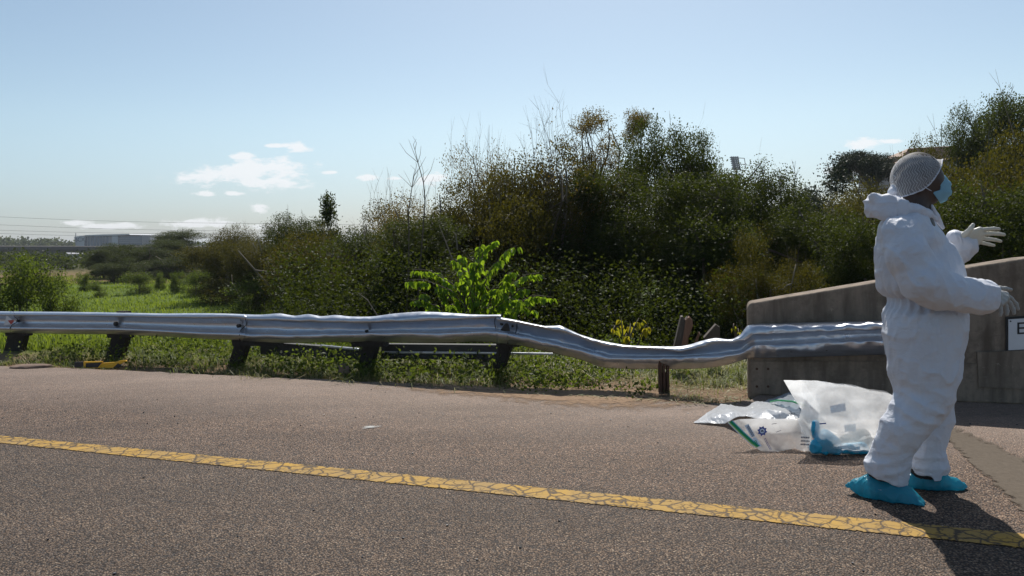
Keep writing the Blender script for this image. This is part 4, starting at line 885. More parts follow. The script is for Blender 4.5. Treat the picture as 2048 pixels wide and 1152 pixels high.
# straw and leaf litter on the soil
n = 2600; px = g.uniform(520, 1510, n); e = np.interp(px, [p[0] for p in edge_px], [p[1] for p in edge_px]); c = np.array([on_z(a, b) for a, b in zip(px, e)]); c[:, :2] += NX * (g.random(n)[:, None] ** 1.1 * 1.9 - .12)
c[:, 2] = np.maximum(terrain(c[:, 0], c[:, 1]), np.where(st(c)[0] < .03, 0.006, -1)) + .006
a = g.random(n) * 6.28; d = np.stack([np.cos(a), np.sin(a), g.normal(size=n) * .15], 1); s3 = np.stack([-np.sin(a), np.cos(a), 0 * a], 1); L = (g.random(n) ** 2 * .16 + .015)[:, None]; w3 = np.where(L < .05, .011, .0028)
V = np.stack([c - d * L * .5, c + s3 * w3, c + d * L * .5 + [0, 0, .004], c - s3 * w3], 1).reshape(-1, 3)
tag(obj('straw_litter', mesh_np('straw_litter', V, np.arange(4 * n).reshape(n, 4), attrs={'rnd': np.repeat(.3 + .7 * g.random(n), 4)}), M['verge']), 'dry straw and dead leaves strewn on the soil by the barrier', 'litter', kind='stuff')
# leafy weeds under and behind the rail
g = np.random.default_rng(23); C = []
for k in range(950):
    px = g.uniform(-40, 1180); s_ = g.uniform(.3, 4.2); e = np.interp(px, [p[0] for p in edge_px], [p[1] for p in edge_px]); c = on_z(px, e) + np.array([NX[0], NX[1], 0]) * s_; z0 = gz(c[0], c[1]); C.append((c[0], c[1], z0 + g.random() * .22 * (1 if s_ > .6 else .5)))
for k in range(130):
    px = 540 + 760 * g.random() ** 1.5; s_ = g.uniform(.10, .80); e = np.interp(px, [q[0] for q in edge_px], [q[1] for q in edge_px]); c = on_z(px, e) + np.array([NX[0], NX[1], 0]) * s_; C.append((c[0], c[1], gz(c[0], c[1]) + g.random() ** 1.5 * .14))
C = np.array(C); m_ = 26; P = np.repeat(C, m_, 0) + g.normal(size=(len(C) * m_, 3)) * [.10, .10, .06]
V, Q, r = leaves(P, g.normal(size=P.shape) * .2 + [0, 0, .4], .045 * g.uniform(.6, 1.3, len(P)), g, -.1, .5, .55)
tag(obj('verge_weeds', mesh_np('verge_weeds', V, Q, attrs={'rnd': r}), M['leaf_shrub']), 'low leafy weeds growing under the barrier', 'weeds', kind='stuff')
# grit on the road
g = np.random.default_rng(24); n = 90; mb = MB()
for k in range(n):
    c = on_z(g.uniform(0, 2048), g.uniform(800, 1150) if g.random() < .5 else g.uniform(775, 860)); r1 = g.uniform(.002, .006)
    if st(c)[0] > -.05: continue
    mb.hexa([(c[0] + i * r1 * g.uniform(.6, 1.2), c[1] + j * r1 * g.uniform(.6, 1.2), .001 + z_ * r1 * g.uniform(.7, 1.3)) for z_ in (0, 1) for i, j in ((-1, -1), (1, -1), (1, 1), (-1, 1))])
tag(mb.build('road_grit', M['black_plate']), 'scattered dark grit on the road surface', 'grit', kind='stuff')

# ------------------------------------------------------------------ far things
M['far_concrete'] = simple('viaduct_concrete', (0.15, 0.13, 0.12), .9, 0, .2, .3)
M['far_white'] = simple('white_cladding', (0.46, 0.48, 0.52), .5, 0, .05, .2)
M['far_glass'] = simple('blue_curtain_glass', (0.10, 0.14, 0.20), .15, 0.3, .25, .25)
M['far_panel'] = simple('grey_cladding', (0.30, 0.29, 0.31), .6, 0, .1, .2)
M['wire'] = simple('dark_wire', (0.10, 0.10, 0.11), .6)
M['tile'] = simple('brown_roof_tiles', (0.30, 0.20, 0.15), .8, 0, .5, 3.0)
def prism_px(pts, Y, depth, name, mat_, parent, zlow=None):
    f = [at(x, y, Y) for x, y in pts]; d = np.array([0, depth, 0]); s = MB(); s.poly(f[::-1]); s.poly([p + d for p in f])
    for i in range(len(f)): j = (i + 1) % len(f); s.poly([f[i], f[j], f[j] + d, f[i] + d])
    return s.build(name, mat_, parent)
vd = empty('viaduct', at(150, 540, 200), 'long low concrete viaduct crossing the valley at far left', 'bridge')
prism_px([(-500, 492), (470, 493), (470, 500), (-500, 499)], 200, 9, 'parapet', M['far_concrete'], vd)
prism_px([(-500, 499), (470, 500), (470, 511), (-500, 510)], 201, 7, 'deck', M['far_concrete'], vd)
for x in (-230, -120, -10, 88, 190, 290, 390):
    prism_px([(x - 6, 510), (x + 6, 510), (x + 6, 560), (x - 6, 560)], 202, 3, 'pier', M['far_concrete'], vd)
bl = empty('office_building', at(225, 500, 420), 'long low white and glass office building beyond the viaduct', 'building')
prism_px([(148, 473.5), (170, 470.8), (168, 492), (152, 492)], 419, 26, 'end_wall', M['far_white'], bl)
gl = prism_px([(168.3, 473), (217, 472.2), (217, 492), (166.5, 492)], 420, 24, 'glass_front', M['far_glass'], bl)
for k in range(7): x = 174 + k * 6.2; prism_px([(x, 472.8), (x + .6, 472.8), (x + .6, 492), (x, 492)], 419.8, .2, 'mullion', M['far_panel'], gl)
prism_px([(217, 472.5), (224, 472.3), (224, 492), (217, 492)], 419.6, 24, 'dark_bay', M['far_panel'], bl)
prism_px([(224, 471), (235.5, 471), (235.5, 492), (224, 492)], 419, 26, 'stair_tower', M['far_white'], bl)
gl = prism_px([(235.5, 472.5), (284, 471.8), (284, 490), (235.5, 490)], 420, 24, 'glass_front', M['far_glass'], bl)
for k in range(3): y = 476 + k * 4; prism_px([(235.5, y), (284, y - .3), (284, y + .4), (235.5, y + .7)], 419.8, .2, 'transom', M['far_panel'], gl)
prism_px([(284, 470.6), (300, 470.2), (301, 490), (284, 490)], 419.5, 24, 'end_block', M['far_panel'], bl)
prism_px([(170, 470.2), (200, 469), (258, 467.8), (260, 469.6), (236, 471), (170, 472.6)], 418.6, 28, 'roof', M['far_white'], bl)
prism_px([(301, 477), (312, 479), (320, 481), (320, 492), (301, 492)], 425, 20, 'annex', M['far_panel'], bl)
def text_mesh(body, size):
    c = bpy.data.curves.new('txt', 'FONT'); c.body = body; c.size = size; c.align_x = 'CENTER'; c.align_y = 'CENTER'; c.extrude = .01; o = bpy.data.objects.new('txt', c); COL.objects.link(o)
    me = bpy.data.meshes.new_from_object(o.evaluated_get(bpy.context.evaluated_depsgraph_get())); bpy.data.objects.remove(o); return me
tm = text_mesh('BCX', 3.1); p = at(159.5, 479.5, 418.7); rm = Matrix.Translation(Vector(p)) @ Matrix.Rotation(R(90), 4, 'X') @ Matrix.Scale(.9, 4, (1, 0, 0))
tm.transform(rm); tm.materials.clear(); obj('lettering', tm, M['far_glass'], bl)
prism_px([(150.6, 466), (151.4, 466), (151.4, 492), (150.6, 492)], 418, .4, 'flagpole', M['far_panel'], bl)
def far_house(px, Y, name, label, wall='far_white', roof='far_panel'):
    x0, x1, yr, ye, yb = px; o = empty(name, at((x0 + x1) / 2, yb, Y), label, 'house'); w_ = at(x1, ye, Y)[0] - at(x0, ye, Y)[0]
    prism_px([(x0, ye), (x1, ye), (x1, yb), (x0, yb)], Y, 7, 'wall', M[wall], o)
    a, b = at(x0 - 1, ye, Y - .5), at(x1 + 1, ye, Y - .5); r0, r1 = at(x0 + (x1 - x0) * .25, yr, Y + 3.5), at(x1 - (x1 - x0) * .25, yr, Y + 3.5); d = np.array([0, 8, 0]); s = MB()
    s.poly([a, b, r1, r0]); s.poly([b, b + d, r1]); s.poly([b + d, a + d, r0, r1]); s.poly([a + d, a, r0]); s.build('roof', M[roof], o)
    prism_px([(x0 + (x1 - x0) * .6, ye + (yb - ye) * .25), (x0 + (x1 - x0) * .8, ye + (yb - ye) * .25), (x0 + (x1 - x0) * .8, ye + (yb - ye) * .7), (x0 + (x1 - x0) * .6, ye + (yb - ye) * .7)], Y - .1, .1, 'window', M['far_glass'], o)
far_house((40, 66, 514, 525, 540), 125, 'distant_house', 'small grey-roofed house under the viaduct at far left')
far_house((28, 48, 508, 511, 518), 170, 'distant_house', 'pale flat shed under the viaduct at far left edge', roof='far_white')
far_house((130, 142, 505, 508, 520), 165, 'distant_house', 'narrow white house under the viaduct below the building')
far_house((158, 178, 507, 509, 520), 170, 'distant_house', 'low white shed under the viaduct below the glass front', roof='far_white')
# house on the slope behind the hair net
ho = empty('hillside_house', at(1850, 350, 75), 'house with brown tiled roof on the slope behind the person', 'house')
prism_px([(1800, 322), (1935, 312), (1935, 370), (1800, 372)], 75.5, 9, 'wall', M['far_panel'], ho)
a, b, r0, r1 = at(1796, 325, 75), at(1940, 316, 75), at(1818, 296.5, 79.5), at(1915, 291, 79.5); d = np.array([0, 10, 0]); s = MB()
s.poly([a, b, r1, r0]); s.poly([b, b + d, r1]); s.poly([b + d, a + d, r0, r1]); s.poly([a + d, a, r0]); rf = s.build('roof', M['tile'], ho)
for k in range(1, 9):
    q = k / 9; l, r_ = a + (r0 - a) * q, b + (r1 - b) * q; s = MB(); s.tube([l - [0, .05, -.03], r_ - [0, .05, -.03]], .07, 5); s.build('tile_course', M['tile'], rf)
s = MB(); e0, e1, k0 = at(1779, 322, 74), at(1806, 321, 74), at(1786, 313.5, 74); e2 = at(1806, 313, 74); s.hexa([e0, e1, e1 + d * .5, e0 + d * .5, k0, e2, e2 + d * .5, k0 + d * .5]); s.build('porch_roof', M['tile'], ho)
s = MB(); c = at(1787, 313, 74); s.tube([c, c + [0, 0, .35]], .03, 5); s.tube([at(1883, 292, 79), at(1883, 248, 79)], .03, 5); s.build('antenna', M['wire'], ho)
# floodlight masts
def mast(x, y0, y1, Y, wpx, lean, label):
    o = empty('floodlight_mast', at(x + 4, 470, Y), label, 'floodlight mast'); p0, p1 = at(x, y0, Y), at(x + lean, y1, Y); foot = p1.copy(); foot[2] = gz(foot[0], Y)
    s = MB(); s.tube([foot, p1, p0], [.3, .22, .16], 8); s.build('pole', M['wire'], o); n = 7
    for k in range(n):
        q = k / (n - 1) * .8; c = p0 + (p1 - p0) * q; hw = wpx / FPX * Y / 2; s = MB(); s.box(c - [0, .4, 0], (hw, 0, -.05 * hw), (0, .2, 0), (0, 0, .10)); bar_ = s.build('lamp_bar', M['wire'], o)
        for j in range(4): e = c + [(-.75 + .5 * j) * hw, -.8, .05]; s = MB(); s.box(e, (.16 * hw, 0, 0), (0, .15, 0), (0, 0, .2)); s.build('lamp', M['far_panel'], bar_)
    s = MB(); h = wpx / FPX * Y; a = p0 + [h * .6, 0, 0]; b = p0 + [h * 1.35, 0, -.1]; zz = np.array([0, 0, (p1 - p0)[2] * .85]); e = np.array([lean / FPX * Y * .6, 0, 0])
    for u, v in ((a, b), (a, a + zz + e), (b, b + zz + e), ((a + zz + e), (b + zz + e)), (a + (zz + e) * .5, b + (zz + e) * .5)): s.tube([u, v], .07, 4)
    s.build('cage', M['wire'], o)
mast(1467, 316, 345, 170, 16, 6, 'taller floodlight mast with tilted lamp bank above the dark trees')
mast(1560, 354, 378, 230, 10, 2, 'smaller floodlight mast further right above the trees')
# power lines
for i, (ya, yb, nm) in enumerate(((433, 447, 'topmost'), (449, 462, 'second'), (460, 467, 'third'), (466.5, 474, 'lowest'))):
    P = [at(x, ya + (yb - ya) * k + 3 * math.sin(math.pi * k), 150) for k, x in zip(np.linspace(-.6, 1.4, 15), np.linspace(-330, 720, 15))]; s = MB(); s.tube(P, .022, 4)
    tag(s.build('power_line', M['wire']), nm + ' thin power line crossing the sky at far left', 'power line')
# far woods that read as one mass
g = np.random.default_rng(40)
def mass(name, label, C, leaf, clr, per, mat_):
    n = len(C); P = np.repeat(C, per, 0) + g.normal(size=(n * per, 3)) * clr
    V, Q, r = leaves(P, g.normal(size=P.shape) * .3, leaf * g.uniform(.6, 1.3, len(P)), g, .2, .3, .7, rnd=np.clip(np.repeat(g.random(n), per) * .7 + g.random(len(P)) * .3, 0, 1))
    tag(obj(name, mesh_np(name, V, Q, attrs={'rnd': r}), mat_), label, 'wood', kind='stuff')
n = 2600; x = g.uniform(-300, 520, n); k = fbm(np.stack([x * .045, 0 * x, 0 * x], 1), 6, 3); top = np.interp(x, [-300, 0, 40, 150, 330, 520], [470, 476, 478, 484, 486, 486]) - (k - .45) * 16
yy = top + g.random(n) ** 1.2 * (512 - top); mass('distant_wood', 'grey-green wooded ridge behind the viaduct', np.array([at(a, b, c) for a, b, c in zip(x, yy, g.uniform(430, 520, n))]), 1.6, .8, 12, M['leaf_dark'])
Y = g.uniform(88, 190, n); X = Y * g.uniform(-.95, -.28, n); z = terrain(X, Y); z = z + g.random(n) * (.8 + 1.0 * (fbm(np.stack([X * .12, Y * .12, 0 * X], 1), 2, 2) > .42))
mass('distant_scrub', 'patchy dull scrub at the far end of the meadow', np.stack([X, Y, z], 1), .40, .35, 14, M['leaf_dark'])
n = 5200; Y = 42 + 85 * g.random(n) ** 1.3; X = Y * g.uniform(.18, .85, n); z = terrain(X, Y); z = z + g.random(n) * (1.6 + 2.4 * (fbm(np.stack([X * .2, Y * .2, 0 * X], 1), 12, 2) > .4))
mass('hillside_scrub', 'dense mixed scrub covering the slope on the right', np.stack([X, Y, z], 1), .20, .28, 14, M['leaf_olive'])

# ------------------------------------------------------------------ soft solids: a small signed-distance modeller
class Soft:
    def __init__(s, lo, hi, h):
        s.lo = np.array(lo, float); s.h = h; s.n = np.ceil((np.array(hi) - s.lo) / h).astype(int) + 1; s.D = np.full(s.n, 1.0, np.float32)
    def _box(s, lo, hi, pad):
        a = np.clip(np.floor((np.minimum(lo, hi) - pad - s.lo) / s.h).astype(int), 0, s.n); b = np.clip(np.ceil((np.maximum(lo, hi) + pad - s.lo) / s.h).astype(int) + 1, 0, s.n)
        if np.any(b <= a): return None, None
        ax = [s.lo[i] + s.h * np.arange(a[i], b[i]) for i in range(3)]
        return (slice(a[0], b[0]), slice(a[1], b[1]), slice(a[2], b[2])), (ax[0][:, None, None], ax[1][None, :, None], ax[2][None, None, :])
    def _join(s, sl, d, k, sub=False):
        o = s.D[sl]
        if sub: d = -d; hh = np.maximum(k - np.abs(o - d), 0) / k; s.D[sl] = np.maximum(o, d) + hh * hh * k * .25
        else: hh = np.maximum(k - np.abs(o - d), 0) / k; s.D[sl] = np.minimum(o, d) - hh * hh * k * .25
    def cap(s, a, b, ra, rb, k=.02, sy=1.0, sub=False):
        """tapered capsule; sy stretches it across the depth axis"""
        a, b = np.asarray(a, float), np.asarray(b, float); r = max(ra, rb); sl, g = s._box(a, b, r * max(1, sy) + k + 2 * s.h)
        if sl is None: return s
        X, Y, Z = g; my = (a[1] + b[1]) / 2; q = 1 / sy; ay, by = a[1], b[1]
        px, py, pz = X - a[0], (Y - ay), Z - a[2]; d = b - a; dd = d @ d + 1e-12
        t = np.clip((px * d[0] + py * d[1] + pz * d[2]) / dd, 0, 1)
        dist = np.sqrt((px - t * d[0])**2 + ((py - t * d[1]) * q)**2 + (pz - t * d[2])**2) - (ra + (rb - ra) * t)
        s._join(sl, dist.astype(np.float32), k, sub); return s
    def chain(s, pts, rad, k=.02, sy=1.0):
        for i in range(len(pts) - 1): s.cap(pts[i], pts[i + 1], rad[i], rad[i + 1], k, sy)
        return s
    def ell(s, c, r, k=.02, rot=None, sub=False):
        c, r = np.asarray(c, float), np.asarray(r, float); m_ = r.max(); sl, g = s._box(c, c, m_ + k + 2 * s.h)
        if sl is None: return s
        X, Y, Z = g[0] - c[0], g[1] - c[1], g[2] - c[2]
        if rot is not None:
            Rm = np.array(rot.to_matrix().transposed()); X, Y, Z = (Rm[i, 0] * X + Rm[i, 1] * Y + Rm[i, 2] * Z for i in range(3))
        k0 = np.sqrt((X / r[0])**2 + (Y / r[1])**2 + (Z / r[2])**2); k1 = np.sqrt((X / r[0]**2)**2 + (Y / r[1]**2)**2 + (Z / r[2]**2)**2) + 1e-9
        s._join(sl, (k0 * (k0 - 1) / k1).astype(np.float32), k, sub); return s
    def cut(s, p, n, where=None):
        n = np.asarray(n, float) / np.linalg.norm(n); sl, g = (tuple(slice(0, q) for q in s.n), [s.lo[i] + s.h * np.arange(s.n[i]) for i in range(3)])
        if where is not None: sl, gg = s._box(where[0], where[1], 0); X, Y, Z = gg
        else: X, Y, Z = g[0][:, None, None], g[1][None, :, None], g[2][None, None, :]
        d = (X - p[0]) * n[0] + (Y - p[1]) * n[1] + (Z - p[2]) * n[2]; s.D[sl] = np.maximum(s.D[sl], d.astype(np.float32)); return s
    def mesh(s):
        D = s.D; D[0] = D[-1] = 1; D[:, 0] = D[:, -1] = 1; D[:, :, 0] = D[:, :, -1] = 1
        N = D.shape; ins = D < 0; c = np.zeros((N[0] - 1, N[1] - 1, N[2] - 1), np.int8); offs = [(i, j, k) for i in (0, 1) for j in (0, 1) for k in (0, 1)]
        for i, j, k in offs: c += ins[i:N[0] - 1 + i, j:N[1] - 1 + j, k:N[2] - 1 + k]
        act = (c > 0) & (c < 8); I = np.argwhere(act); vid = np.full(act.shape, -1, np.int64); vid[act] = np.arange(len(I))
        vals = {o: D[I[:, 0] + o[0], I[:, 1] + o[1], I[:, 2] + o[2]] for o in offs}; acc = np.zeros((len(I), 3)); cnt = np.zeros(len(I))
        for o in offs:
            for ax in range(3):
                if o[ax] == 0:
                    p = list(o); p[ax] = 1; p = tuple(p); a, b = vals[o], vals[p]; m_ = (a < 0) != (b < 0); t = np.where(m_, a / np.where(m_, a - b, 1), 0)
                    q = np.array(o, float)[None, :] + 0 * acc; q[:, ax] += t; acc += q * m_[:, None]; cnt += m_
        V = (I + acc / cnt[:, None]) * s.h + s.lo; Q = []
        for ax in range(3):
            u, v = (ax + 1) % 3, (ax + 2) % 3; sa = [slice(None)] * 3; sb = [slice(None)] * 3; sa[ax] = slice(0, N[ax] - 1); sb[ax] = slice(1, N[ax])
            A, B = ins[tuple(sa)], ins[tuple(sb)]; E = np.argwhere(A != B); E = E[(E[:, u] > 0) & (E[:, v] > 0) & (E[:, u] < N[u] - 1) & (E[:, v] < N[v] - 1)]
            fl = A[E[:, 0], E[:, 1], E[:, 2]]
            def cell(du, dv): q = E.copy(); q[:, u] -= du; q[:, v] -= dv; return vid[q[:, 0], q[:, 1], q[:, 2]]
            q = np.stack([cell(1, 1), cell(0, 1), cell(0, 0), cell(1, 0)], 1); q[~fl] = q[~fl][:, ::-1]; Q.append(q)
        return V, np.concatenate(Q)
def vnormals(V, Q):
    n = np.cross(V[Q[:, 2]] - V[Q[:, 0]], V[Q[:, 3]] - V[Q[:, 1]]); N = np.zeros_like(V)
    for k in range(4): np.add.at(N, Q[:, k], n)
    return N / (np.linalg.norm(N, axis=1)[:, None] + 1e-12)
def relax(V, Q, it=2, lam=.5):
    E = np.concatenate([Q[:, [0, 1]], Q[:, [1, 2]], Q[:, [2, 3]], Q[:, [3, 0]]])
    for _ in range(it):
        A = np.zeros_like(V); c = np.zeros(len(V)); np.add.at(A, E[:, 0], V[E[:, 1]]); np.add.at(A, E[:, 1], V[E[:, 0]]); np.add.at(c, E[:, 0], 1); np.add.at(c, E[:, 1], 1); V = V + lam * (A / c[:, None] - V)
    return V
def soft_obj(name, sf, mat_, parent, disp=None, it=2, attrs=None):
    V, Q = sf.mesh(); V = relax(V, Q, it)
    if disp is not None: V = V + vnormals(V, Q) * disp(V)[:, None]
    return obj(name, mesh_np(name, V, Q, smooth=True, attrs=attrs(V) if attrs else None), mat_, parent)

# ------------------------------------------------------------------ the person in the white coverall
DP = 4.10; MPX = DP / FPX
def pp(x, y, dy=0.0): return at(x, y, DP + dy)
per_label = 'person in white hooded coverall, hair net, blue mask and gloves gesturing beside the parapet'
person = empty('person', on_z(1800, 1000), per_label, 'person')
M['skin'] = simple('dark_brown_skin', (0.050, 0.028, 0.020), .5, 0, .2, 20, .15, 60)
M['hair'] = simple('black_hair', (0.012, 0.010, 0.010), .7, 0, .3, 40)
M['glove'] = simple('white_latex', (0.66, 0.65, 0.60), .45, 0, .06, 25, .25, 70)
t = NT('white_latex_thin'); p = t.pos(); t.set('Base Color', t.mix(t.noise(p, 25, 4), (0.56, 0.55, 0.50), (0.68, 0.67, 0.61))); t.set('Roughness', .45); t.bump(t.noise(p, 70, 4), .3, .006)
tr = t.new('ShaderNodeBsdfTranslucent'); tr.inputs['Color'].default_value = (.62, .56, .40, 1); mx = t.new('ShaderNodeMixShader'); mx.inputs[0].default_value = .2; t.l.new(t.b.outputs[0], mx.inputs[1]); t.l.new(tr.outputs[0], mx.inputs[2]); t.surf(mx.outputs[0]); M['glove'] = t.m
M['glove_shaded'] = simple('shaded_latex', (0.34, 0.32, 0.29), .45, 0, .15, 40, .25, 70)  # darker latex: shade on the near hand put into the colour
M['shoe_cover'] = plastic('blue_polythene', (0.04, 0.38, 0.52), .88, .5, .26, .08)
M['mask'] = None
t = NT('blue_mask_fabric'); p = t.pos(); t.set('Base Color', t.mix(t.noise(p, 30, 4), (0.28, 0.52, 0.66), (0.36, 0.62, 0.74))); t.set('Roughness', .75); t.bump(t.noise(p, 400, 2), .1, .002)
tr = t.new('ShaderNodeBsdfTranslucent'); tr.inputs['Color'].default_value = (.35, .68, .80, 1); mx = t.new('ShaderNodeMixShader'); mx.inputs[0].default_value = .35; t.l.new(t.b.outputs[0], mx.inputs[1]); t.l.new(tr.outputs[0], mx.inputs[2]); t.surf(mx.outputs[0]); M['mask'] = t.m

# body: one continuous figure (head, neck, trunk, limbs), mostly under the suit
_c = np.array([pp(x, y, d) for x in (1700, 2040) for y in (960, 290) for d in (-.4, .4)]); b = Soft(_c.min(0), _c.max(0), .010)
hc = pp(1836, 352, 0)
b.ell(hc, (.105, .080, .108), .02, rot=Matrix.Rotation(R(-8), 4, 'Y').to_quaternion())                 # cranium
b.ell(pp(1862, 366), (.062, .066, .085), .04)                                                            # face
b.cap(pp(1864, 392), pp(1850, 388), .040, .045, .04)                                                     # jaw
b.cap(pp(1884, 362), pp(1891, 373), .009, .015, .012)                                                    # nose
b.cap(pp(1880, 350, -.035), pp(1880, 350, .035), .012, .012, .015)                                       # brow
b.cap(pp(1838, 365, -.078), pp(1834, 380, -.076), .020, .014, .012)                                      # ear
b.cap(pp(1838, 365, .078), pp(1834, 380, .076), .020, .014, .012)
b.chain([pp(1838, 385), pp(1830, 415), pp(1822, 440)], [.060, .062, .075], .04)                          # neck
b.chain([pp(1820, 460), pp(1835, 540), pp(1848, 640)], [.11, .12, .12], .05, 1.4)
b.chain([pp(1815, 458, -.19), pp(1850, 560, -.28), pp(1975, 585, -.25)], [.05, .045, .03], .03)
b.chain([pp(1815, 458, .19), pp(1870, 540, .24), pp(1917, 480, .14)], [.05, .035, .018], .03)
b.chain([pp(1850, 660, -.09), pp(1845, 800, -.10), pp(1782, 945, -.03)], [.08, .055, .04], .03)
b.chain([pp(1852, 660, .09), pp(1864, 800, .10), pp(1858, 950, .08)], [.08, .055, .04], .03)
soft_obj('body', b, M['skin'], person, None, 2)
for s_ in (-1, 1):
    c = pp(1881, 357.5, s_ * .034); mb = MB(); mb.tube([c - [.010, 0, 0], c, c + [.008, 0, 0]], [.008, .011, .004], 8); mb.build('eye', M['black'], person, True)
h_ = Soft(hc - .17, hc + .17, .006); h_.ell(hc + [-.004, 0, .004], (.121, .092, .121), .02, rot=Matrix.Rotation(R(-8), 4, 'Y').to_quaternion())
pr0, pr1 = pp(1884, 338), pp(1798, 402); nrm = np.cross(pr1 - pr0, [0, 1, 0]); nrm = nrm if nrm[2] < 0 else -nrm; h_.cut(pr0 + [0, 0, .01], nrm)
soft_obj('hair', h_, M['hair'], person, None, 1)

# coverall
r = MPX
def lohi(x0, y0, x1, y1, d0, d1, z0=None):
    c = np.array([pp(x, y, d) for x in (x0, x1) for y in (y0, y1) for d in (d0, d1)]); lo, hi = c.min(0), c.max(0)
    if z0 is not None: lo[2] = z0
    return lo, hi
su = Soft(*lohi(1700, 985, 2030, 378, -.46, .40, .05), .0085)
tor = [(1818, 446, 36), (1818, 474, 56), (1824, 510, 69), (1838, 545, 79), (1845, 572, 79), (1855, 600, 62), (1849, 632, 77), (1849, 672, 74)]
for (x0, y0, r0), (x1, y1, r1) in zip(tor[:-1], tor[1:]): su.cap(pp(x0, y0), pp(x1, y1), r0 * r, r1 * r, .02, 1.0 if y0 > 470 else 1.45)
su.chain([pp(1812, 462, -.12), pp(1812, 466, .13)], [.10, .10], .06)                                     # shoulder girdle
# near leg, bent back with the heel lifting; far leg nearly upright
su.chain([pp(1847, 668, -.05), pp(1851, 740, -.07), pp(1853, 786, -.09), pp(1831, 823, -.10), pp(1806, 858, -.09), pp(1787, 897, -.07), pp(1775, 930, -.05), pp(1772, 985, -.04)], [q * r for q in (74, 66, 51, 46, 43, 37, 41, 38)], .025)
su.chain([pp(1850, 668, .09), pp(1860, 740, .11), pp(1861, 790, .12), pp(1862, 835, .12), pp(1855, 868, .11), pp(1851, 897, .10), pp(1856, 930, .10), pp(1858, 985, .10)], [q * r for q in (66, 54, 42, 41, 37, 33, 36, 35)], .025)
su.ell(pp(1741, 931, -.05), (.034, .045, .035), .02)                                                     # fold of the near cuff
# near arm across the front
su.chain([pp(1800, 466, -.20), pp(1815, 510, -.25), pp(1845, 560, -.29), pp(1858, 574, -.29)], [q * r for q in (34, 37, 38, 36)], .03)
su.chain([pp(1850, 566, -.29), pp(1885, 580, -.29), pp(1930, 592, -.28), pp(1962, 593, -.27), pp(2000, 590, -.265)], [q * r for q in (38, 36, 32, 33, 27)], .03)
su.cut(pp(1986, 590, -.27), (1, 0, -.12), (pp(1960, 640, -.42), pp(2040, 540, -.12)))
# far arm: sleeve showing past the chest
su.chain([pp(1815, 470, .18), pp(1860, 540, .25), pp(1905, 505, .20), pp(1925, 490, .16), pp(1911, 476, .13)], [q * r for q in (34, 36, 32, 27, 17)], .03)
su.cap(pp(1918, 515, .17), pp(1940, 498, .15), 9 * r, 11 * r, .03)
su.cut(pp(1735, 948, -.04), (-.35, 0, -1), (pp(1700, 1000, -.3), pp(1822, 880, .02)))
su.cut(pp(1850, 944, .1), (0, 0, -1), (pp(1800, 1000, .02), pp(1930, 860, .35)))
def folds(V):
    z = V[:, 2]; x = V[:, 0]; base = .009 * (ridged(V * [5, 5, 3.2], 1) - .55) + .008 * ridged(V * [8, 7, 4.6] + 3.3, 2) ** 7 + .006 * ridged(V * [13, 12, 9] + 1.7, 3) ** 6 + .004 * ridged(V * [26, 22, 18], 5) ** 3 - .008
    zw = pp(1850, 600)[2]; wst = np.exp(-((z - zw) / .075)**2); ang = np.arctan2(V[:, 1] - DP, x - pp(1850, 600)[0])
    onbody = np.exp(-((V[:, 1] - DP) / .28)**4)
    gather = wst * .010 * np.sin(ang * 26 + 6 * vnoise(V * 8, 7)) * (V[:, 1] > DP - .20) - (.010 * np.exp(-((z - zw) / .014)**2) + .030 * np.exp(-((z - zw) / .042)**2)) * sstep(V[:, 1], DP - .24, DP - .17)
    # drag lines: elbow, knee and stacked cuffs
    def drag(c, d, amp, fr, rad): q = V - c; w_ = np.exp(-(np.linalg.norm(q, axis=1) / rad)**2); return amp * w_ * (1 - np.abs(np.sin((q @ np.array(d)) * fr + 3 * vnoise(V * 6, 11))) * 1.6)
    k = drag(pp(1852, 575, -.3), (.8, 0, .6), .016, 42, .13) + drag(pp(1835, 815, -.15), (.35, 0, .94), .016, 38, .13) + drag(pp(1775, 930, -.08), (-.3, 0, .95), .014, 52, .10)
    k = k + drag(pp(1856, 925, .06), (.1, 0, 1), .012, 52, .09) + drag(pp(1815, 490, -.28), (.9, 0, -.3), .012, 40, .10) + drag(pp(1960, 590, -.3), (1, 0, .1), .010, 60, .07) + drag(pp(1935, 500, .15), (.7, 0, .7), .012, 48, .08)
    # seams of the sleeve and the side
    sm = np.abs((V - pp(1790, 505, -.3)) @ np.array([.86, 0, .5])); seam = .006 * np.exp(-(sm / .006)**2) * np.exp(-((z - pp(1790, 490)[2]) / .12)**2) * (V[:, 1] < DP - .05)
    return base + gather + .65 * k + seam
suit = soft_obj('coverall', su, M['suit'], person, folds, 3)
md = suit.modifiers.new('sub', 'SUBSURF'); md.levels = md.render_levels = 1
# hood thrown back round the neck, open in the middle
hd = Soft(*lohi(1715, 470, 1905, 370, -.3, .3), .0075)
ring = [(1752, 414, 0, 21), (1772, 412, -.09, 20), (1802, 412, -.135, 15), (1832, 422, -.135, 10), (1856, 430, -.10, 7), (1872, 440, -.05, 5)]
hd.chain([pp(x, y, d) for x, y, d, q in ring], [q * r for *_, q in ring], .02); hd.chain([pp(x, y, -d) for x, y, d, q in ring], [q * r for *_, q in ring], .02)
hd.chain([pp(1748, 398, 0), pp(1738, 417, -.02)], [12 * r, 8 * r], .02); hd.cap(pp(1750, 394, -.06), pp(1752, 400, .06), 10 * r, 10 * r, .02); hd.cap(pp(1762, 400, -.09), pp(1790, 397, -.12), 7 * r, 7 * r, .02)
hd.cap(pp(1765, 425, -.08), pp(1800, 425, -.14), 14 * r, 16 * r, .03); hd.cap(pp(1765, 425, .08), pp(1800, 425, .14), 14 * r, 16 * r, .03)
